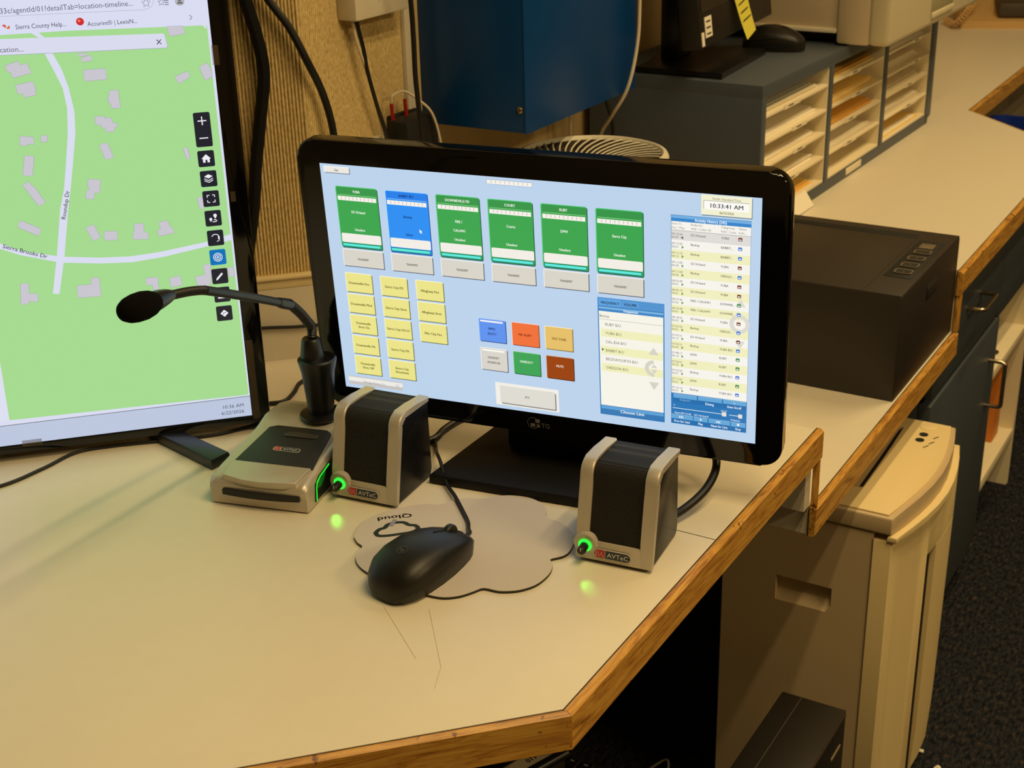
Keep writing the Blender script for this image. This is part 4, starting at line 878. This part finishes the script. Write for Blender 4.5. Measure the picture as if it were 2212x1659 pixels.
# local: x runs along the counter, -y faces the room
mb = MB(); mb.prism([(-.11, -.055), (.11, -.055), (.10, .09), (-.10, .09)], 0, .010, BLACKS, None, .002); mb.build('base', m2)
MB().box((-.035, .045, .008), (.035, .075, .16), BLACKS, .005).build('stand_neck', m2)
MM = Matrix.Translation((0, -.030, .052)) @ Matrix.Rotation(-.12, 4, 'X')
mb = MB(); mb.box((-.168, -.012, 0), (.182, .020, .34), mat('dark_brown_black', '#1c1814', .45), .003, M=MM); b2 = mb.build('bezel', m2)
MB().box((-.158, -.0128, .052), (.172, -.0115, .33), mat('dark_screen', '#0a0908', .25), M=MM).build('screen', b2)
mb = MB(); mb.box((-.147, -.0130, .014), (-.118, -.0119, .044), PAPER, M=MM)
INKM = mat('label_ink', '#3a342a', .7)
for i in range(3): mb.box((-.142, -.0133, .036-.009*i), (-.124, -.0129, .0385-.009*i), INKM, M=MM)
mb.build('sticker', b2, smooth=0)
mb = MB(); mb.box((-.164, -.0130, .004), (-.154, -.0119, .024), PAPER, M=MM); mb.build('sticker', b2, smooth=0)
YN = mat('yellow_note', '#d8cf4a', .65)
mb = MB(); MN = ROOTM[m2.name] @ MM
vs = []; fs = []
for i in range(9):
    t = i/8; z = .115-.127*t; y = -.0135-.016*t*t
    vs += [(-.030+.022*t, y, z), (.026+.010*t, y-.002*math.sin(t*3), z+.009)]
for i in range(8): fs.append((2*i, 2*i+1, 2*i+3, 2*i+2))
mb.add(vs, fs, YN, MN)
for i, (a, l) in enumerate(((.15, .02), (.28, .02), (.38, .026), (.47, .024), (.58, .018), (.68, .02), (.78, .022))):
    z = .115-.127*a; y = -.0135-.016*a*a-.0022; l *= 1.5; mb.add([(-.022+.020*a, y, z), (-.022+.020*a+l, y-.0012, z+.0050), (-.022+.020*a+l, y-.0012, z+.0072), (-.022+.020*a, y, z+.0024)], [(0, 1, 2, 3)], INKM, MN)
tag(mb.build('sticky_note', smooth=0, recalc=False), 'yellow handwritten sticky note hanging from the small black monitor', 'note')
ms2 = thing('computer_mouse', 'dark arched mouse lying on top of the slate organizer beside the beige printer', 'mouse', (-.853, 2.285, ZO), math.radians(-90))
mb = MB(); mb.loft([mring(y*.92, w__*1.05, h*1.05) for y, w__, h in HWp], MOUSEM); bb2 = mb.build('body', ms2, smooth=60)
mb = MB(); mb.tube([(0, y*.92, h*1.05+.0002) for y, w__, h in HWp if y > .0], .0012, GAP, 6); mb.build('button_gap', bb2)
lp = thing('laser_printer', 'beige office printer overhanging the far end of the slate organizer', 'printer', (-.86, 2.63, ZO), ORZ)
# local: front x=.19, sides y=-.275..+.265
mb = MB(); mb.box((-.19, -.268, .022), (.13, .262, .40), PUTTY, .004); mb.box((.097, -.275, .003), (.155, .265, .40), PUTTY, .006); mb.build('body', lp)
mb = MB(); mb.box((.150, -.276, .003), (.190, .268, .42), BEIGE, .010, 3); fr_ = mb.build('front_cover', lp)
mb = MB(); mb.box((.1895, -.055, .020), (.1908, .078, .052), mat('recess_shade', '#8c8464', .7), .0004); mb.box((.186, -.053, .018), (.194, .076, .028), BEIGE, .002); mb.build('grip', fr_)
mb = MB(); mb.box((-.19, -.273, .020), (.097, -.25, .028), IVORY, .002); mb.build('tray_lip', lp)
mb = MB(); mb.box((-.18, -.24, 0), (.14, .24, .022), BLACKM, .002); mb.build('foot_plinth', lp)

# ------------------------------------------------------------------ telephone on the far counter
ph = thing('telephone', 'tan desk telephone with coiled cord on the far counter', 'telephone', (-.90, 4.12, ZD), math.radians(20))
TANP = mat('tan_plastic', '#c6a26a', .45)
mb = MB(); mb.prism([(-.09, 0), (.09, 0), (.09, .02), (-.08, .07), (-.09, .07)], -.10, .10, TANP, Matrix(((0, 0, 1, 0), (-1, 0, 0, 0), (0, 1, 0, 0), (0, 0, 0, 1))), .005); mb.build('base', ph)
mb = MB(); mb.box((.0, -.08, .03), (.085, .06, .065), mat('dark_keypad', '#3c342c', .5), .003); mb.build('keypad', ph)
mb = MB(); mb.tube(curve([(-.065, -.085, .085), (-.065, -.07, .098), (-.065, .06, .112), (-.065, .075, .098)]), [.02]*9+[.014]*7+[.02]*9, TANP, 14); mb.build('handset', ph)
mb = MB(); P = curve([(-.065, -.10, .085), (-.09, -.125, .05), (-.115, -.10, .014), (-.13, -.02, .012)], 30); Q = []
for i, p in enumerate(P): a = i*1.1; Q.append(p + Vector((.007*math.cos(a), .004*math.sin(a), .007*math.sin(a))))
mb.tube(Q, .0025, TANP, 6); mb.build('coiled_cord', ph)

# ------------------------------------------------------------------ black office machine in the well
om = thing('office_machine', 'black box-shaped office machine with four keys on top, standing in the counter well', 'machine', (-.60, 1.833, ZL))
OM = mat('machine_black', '#241f1b', .5, bump=(1200, .25, .0004)); OMT = mat('machine_top', '#2c2621', .42, bump=(1200, .2, .0003))
mb = MB(); mb.box((-.755, 1.694, ZL+.0005), (-.447, 1.978, .8095), OM, .002); mb.build('body', om, True)
mb = MB(); mb.box((-.7545, 1.6945, .8090), (-.4475, 1.9775, .8115), OMT, .001); tp = mb.build('top_plate', om, True)
mb = MB(); mb.box((-.745, 1.938, .8112), (-.500, 1.956, .8119), GAP, .0003); mb.build('paper_slot', tp, True)
mb = MB(); mb.box((-.4985, 1.696, .8113), (-.4978, 1.945, .8117), GAP); mb.build('panel_seam', tp, True)
mb = MB(); mb.box((-.492, 1.762, .8113), (-.4555, 1.932, .8122), BLACKM, .0004); kp = mb.build('key_panel', tp, True)
KR = mat('key_ring', '#8c806c', .4, metal=.4)
for y, dg in ((1.7855, '1'), (1.815, '2'), (1.8456, '3'), (1.8759, '4')):
    mb = MB(); M = Matrix.Translation((-.472, y, .8122)); mb.prism(rrect(-.011, -.0085, .011, .0085, .004), 0, .0012, CHAR, M); stroke(mb, rrect(-.011, -.0085, .011, .0085, .004), .0016, .0014, KR, M, True); mb.text(dg, 0, 0, .0062, KR, .0014, 'CENTER', M, 1); mb.build('key', kp, True, recalc=False)
mb = MB(); mb.box((-.484, 1.895, .8122), (-.464, 1.917, .8128), mat('display_grey', '#6b6252', .3), .0003); mb.build('display', kp, True)
mb = MB(); mb.box((-.4472, 1.815, .7665), (-.4462, 1.866, .786), BLACKM, .0003); mb.box((-.4466, 1.818, .769), (-.4456, 1.863, .783), OM, .0003); mb.build('release_button', om, True)

# ------------------------------------------------------------------ base cabinets
cb = thing('base_cabinet', 'slate base cabinet with a drawer over a door, under the rear counter', 'cabinet', (-.75, 2.22, 0))
MB().box((XW, 2.0, .07), (-.4905, 2.448, ZD-TH), SLATED, .001).build('body', cb, True)
MB().box((XW, 2.0, 0), (-.55, 2.448, .07), BLACKM).build('toe_kick', cb, True)
dr = MB().box((-.490, 2.003, .541), (-.470, 2.430, .715), SLATED, .002).build('drawer_front', cb, True)
do = MB().box((-.490, 2.003, .074), (-.470, 2.446, .529), SLATED, .002).build('door', cb, True)
def pull(parent, a, bb, out):
    a = Vector(a); bb = Vector(bb); o = Vector((out, 0, 0)); r_ = .006; d = (bb-a).normalized()*r_
    mb = MB(); mb.tube([a, a+o*.8, a+o+d*.6, a+o+d, bb+o-d, bb+o-d*.6, bb+o*.8, bb], .0036, METAL, 10); mb.build('handle', parent, True)
pull(dr, (-.472, 2.178, .632), (-.472, 2.262, .632), .029)
pull(do, (-.472, 2.397, .462), (-.472, 2.397, .376), .030)
os_ = thing('open_shelf', 'cream open-front shelf unit next to the slate base cabinet', 'shelf', (-.6, 2.6, 0))
mb = MB()
mb.box((XW, 2.449, .06), (-.475, 2.460, ZD-TH), CREAM); mb.box((XW, 2.735, .06), (-.475, 2.75, ZD-TH), CREAM); mb.box((XW, 2.46, .06), (-.93, 2.735, ZD-TH), CREAM); mb.build('carcass', os_, True, 0)
MB().box((-.490, 2.436, .531), (-.470, 2.75, .715), SLATED, .002).build('fascia', os_, True)
MB().box((-.93, 2.46, .394), (-.475, 2.735, .412), CREAM, .001).build('shelf_board', os_, True)
MB().box((-.93, 2.46, .165), (-.475, 2.735, .187), CREAM, .001).build('bottom_board', os_, True)
MB().box((XW, 2.45, 0), (-.53, 2.75, .165), BLACKM).build('plinth', os_, True)
tag(MB().box((-.85, 2.650, .1875), (-.497, 2.700, .385), mat('binder_orange', '#d07a24', .5), .002).build('binder'), 'orange binder standing in the cream open shelf', 'binder')
tag(MB().tube(curve([(-.60, 2.50, .415), (-.53, 2.50, .430), (-.50, 2.53, .425), (-.49, 2.56, .415)]), .004, BLACKR, 8).build('cable'), 'short black cable end lying on the cream shelf board', 'cable')
bb_ = thing('waste_bin', 'blue plastic bin in the far notch of the counter', 'bin', (-.628, 3.17, 0))
BB = mat('blue_bin', '#0d2c86', .4)
mb = MB(); M = Matrix.Translation((-.628, 3.175, 0))
def rring(a, c_, z): return [(p[0], p[1], z) for p in rrect(-a, -c_, a, c_, .04)]
mb.loft([rring(.058, .10, .001), rring(.072, .130, .66), rring(.080, .140, .665), rring(.080, .140, .690), rring(.070, .128, .691), rring(.054, .095, .02)], BB, M); mb.build('tub', bb_, True)
fc = thing('file_cabinet', 'grey cabinet with a vertical seam under the far leg of the counter', 'cabinet', (-.9, 3.9, 0))
MB().box((XW+.002, 3.05, 0), (-.735, 4.55, ZD-TH), mat('grey_steel', '#6c6252', .5), .002).build('body', fc, True)
for y0, y1 in ((3.06, 3.545), (3.552, 4.05), (4.057, 4.54)): MB().box((-.735, y0, .05), (-.720, y1, ZD-TH-.004), MATS['grey_steel'], .002).build('door', fc, True)

# ------------------------------------------------------------------ paper shredder
sh = thing('paper_shredder', 'tall beige paper shredder on the floor under the counter well', 'shredder', (-.53, 1.753, 0))
SB = mat('shredder_beige', '#e4ce98', .5, bump=(700, .12, .0003)); SB2 = mat('shredder_beige_shaded', '#c4ae88', .5, bump=(700, .12, .0003))  # second beige darkened to stand for the shade under the counter
def bow(x, y0, y1, s, n=8): return [(x+s*math.sin(PI*i/n), y0+(y1-y0)*i/n) for i in range(n+1)]
XZ = Matrix(((1, 0, 0, 0), (0, 0, -1, 0), (0, 1, 0, 0), (0, 0, 0, 1)))      # x, z drawn flat, extruded along -y
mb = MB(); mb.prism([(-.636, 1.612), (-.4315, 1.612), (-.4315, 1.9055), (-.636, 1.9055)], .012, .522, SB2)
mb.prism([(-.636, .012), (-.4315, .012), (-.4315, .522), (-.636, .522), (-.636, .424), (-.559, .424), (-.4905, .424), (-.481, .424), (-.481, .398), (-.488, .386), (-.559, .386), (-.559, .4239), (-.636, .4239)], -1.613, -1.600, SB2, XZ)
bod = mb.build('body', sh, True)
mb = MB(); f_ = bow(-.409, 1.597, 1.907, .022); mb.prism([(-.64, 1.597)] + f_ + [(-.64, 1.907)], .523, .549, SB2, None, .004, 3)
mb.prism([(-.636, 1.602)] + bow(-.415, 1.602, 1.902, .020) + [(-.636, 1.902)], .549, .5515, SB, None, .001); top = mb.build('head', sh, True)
mb = MB(); f_ = bow(-.401, 1.597, 1.907, .024); mb.prism(f_ + [(x-.012, y) for x, y in f_[::-1]], .514, .5225, SB, None, .002); mb.build('front_lip', sh, True)
# feed well with its dark slit
mb = MB(); mb.prism([(-.545, 1.655), (-.468, 1.658), (-.472, 1.868), (-.545, 1.866)], .5515, .5519, SB2); 
mb.prism([(-.4718, 1.660), (-.4672, 1.660), (-.4690, 1.745), (-.4705, 1.803), (-.4735, 1.866), (-.4765, 1.852), (-.4750, 1.800), (-.4735, 1.745)], .5518, .5523, GAP); mb.build('feed_slot', top, True)
for y in (1.8556, 1.8357): mb = MB(); mb.prism([(p[0]*1, p[1]) for p in disc(-.4415, y, .0062, 18)], .5515, .5524, BLACKM); mb.build('button', top, True)
mb = MB(); mb.prism(disc(-.443, 1.884, .012, 24), .5515, .5522, SB, None, .0003); mb.build('dial', top, True)
mb = MB()
for y, x in ((1.852, -.423), (1.833, -.424), (1.818, -.428)): stroke(mb, [(x-.003, y-.004), (x+.002, y+.006)], .002, .5517, BLACKM)
mb.build('printed_mark', top, True, 0, False)
# bowed front in two leaves with a dark vertical gap
ys = [1.600+.122*i/8 for i in range(9)]
def fx(y): return -.4080+.0185*min(1, (y-1.6)/.122)**.8
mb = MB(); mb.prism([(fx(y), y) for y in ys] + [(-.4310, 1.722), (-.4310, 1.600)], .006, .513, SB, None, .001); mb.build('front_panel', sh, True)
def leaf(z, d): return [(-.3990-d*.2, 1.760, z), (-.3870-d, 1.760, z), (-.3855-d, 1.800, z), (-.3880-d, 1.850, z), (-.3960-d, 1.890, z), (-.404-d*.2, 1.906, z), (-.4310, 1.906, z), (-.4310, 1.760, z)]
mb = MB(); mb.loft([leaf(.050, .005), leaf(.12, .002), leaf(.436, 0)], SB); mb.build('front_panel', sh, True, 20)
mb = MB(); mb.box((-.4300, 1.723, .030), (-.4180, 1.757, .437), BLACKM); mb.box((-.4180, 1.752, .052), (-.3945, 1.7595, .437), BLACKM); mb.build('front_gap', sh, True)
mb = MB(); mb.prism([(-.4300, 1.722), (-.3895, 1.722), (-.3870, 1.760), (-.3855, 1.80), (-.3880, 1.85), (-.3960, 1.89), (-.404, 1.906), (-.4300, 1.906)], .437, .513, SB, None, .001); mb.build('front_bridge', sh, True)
mb = MB(); mb.prism([(1.6005, .386), (1.6115, .386), (1.6115, .400)], -.559, -.481, SB2, Matrix(((0, 0, 1, 0), (1, 0, 0, 0), (0, 1, 0, 0), (0, 0, 0, 1)))); mb.build('hand_grip', sh, True)
mb = MB(); mb.box((-.4325, 1.5993, .012), (-.4315, 1.6005, .513), mat('seam_shade', '#6a5c46', .7)); mb.build('panel_seam', sh, True)
for i, (pts, lab) in enumerate(((((-.418, 1.862, .004), (-.408, 1.868, .006), (-.398, 1.872, .004)), 'small curled white paper scrap beside the shredder foot'), (((-.372, 1.832, .004), (-.366, 1.838, .010), (-.360, 1.832, .004)), 'small bent white paper scrap farther out on the carpet'))):
    tag(MB().tube(curve(pts), .0028, PAPER, 6).build('paper_scrap'), lab, 'paper scrap')

# ------------------------------------------------------------------ things on the floor under the counter
pc = thing('computer_tower', 'black slim computer tower standing in front of the shredder', 'computer', (-.457, 1.31, 0))
PCM = mat('pc_black', '#17130f', .45, noise=(60, .15))
MB().box((-.500, 1.13, .0), (-.4145, 1.480, .33), PCM, .002).build('case', pc, True)
MB().box((-.4732, 1.132, .3298), (-.4724, 1.478, .3304), mat('seam_grey', '#4a443c', .5)).build('case_seam', pc, True)
MB().box((-.4146, 1.428, .285), (-.4136, 1.462, .289), mat('pale_strip', '#8c7c60', .5)).build('label_strip', pc, True)
MB().box((-.4150, 1.132, .322), (-.4138, 1.478, .3285), mat('edge_brown', '#3c3024', .5), .0004).build('edge_trim', pc, True)
us = tag(MB().box((-1.0, 1.12, 0), (-.520, 1.335, .229), BLACKM, .006).build('equipment_box'), 'low black equipment box in the dark under the counter', 'equipment')
kb = thing('keyboard', 'black keyboard lying in the dark under the counter', 'keyboard', (-.78, 1.25, .23))
KK = mat('key_black', '#0c0c0c', .5)
MB().box((-.995, 1.175, .2305), (-.545, 1.330, .246), BLACKM, .003).build('case', kb, True)
KW = mat('key_white_print', '#8e8a80', .6)
rest = MB()
for r_ in range(6):
    y = 1.190+.0225*r_
    for c in range(22):
        x = -.985+.0198*c
        if c == 15: continue
        mb = MB() if c > 4 else rest
        mb.box((x, y, .246), (x+.0172, y+.0185, .2505), KK, .0015, 1); mb.box((x+.005, y+.010, .2505), (x+.0105, y+.0125, .2507), KW)
        if c > 4: mb.build('key', kb, True)
kc = rest.build('keycaps', kb, True); kc['kind'] = 'stuff'
cable('thin grey cord arching over the keyboard under the counter', [(-.62, 1.335, .26), (-.60, 1.345, .275), (-.588, 1.315, .27), (-.585, 1.27, .258), (-.59, 1.20, .256), (-.60, 1.15, .256)], .0016, mat('grey_cord', '#5a5448', .5), 'cord', 'cord')
dv = thing('control_unit', 'black control unit with a pale 011 tag mounted beneath the desk corner', 'control unit', (-.4854, .854, .668), math.radians(-20))
mb = MB(); mb.box((-.045, -.17, -.034), (.013, .002, .0), BLACKM, .003); bx = mb.build('housing', dv)
mb = MB(); mb.tube([(.0110, -.17, .001), (.0110, .004, .001)], .0045, BLACKS, 12); mb.build('front_bar', dv)
mb = MB(); mb.prism([(-.009, -.07), (.004, -.07), (.004, -.006), (.001, .0), (-.004, .0), (-.009, -.012)], .0002, .0010, mat('tag_grey', '#b0a286', .6)); mb.text('011', -.0025, -.024, .0052, mat('tag_ink', '#241c14', .6), .0012, 'CENTER', None, .6, PI/2); mb.build('tag_plate', bx, recalc=False, smooth=0)
mb = MB(); mb.box((-.035, -.12, -.001), (-.025, -.03, ZD-TH-.668), BLACKM); mb.build('bracket', dv)
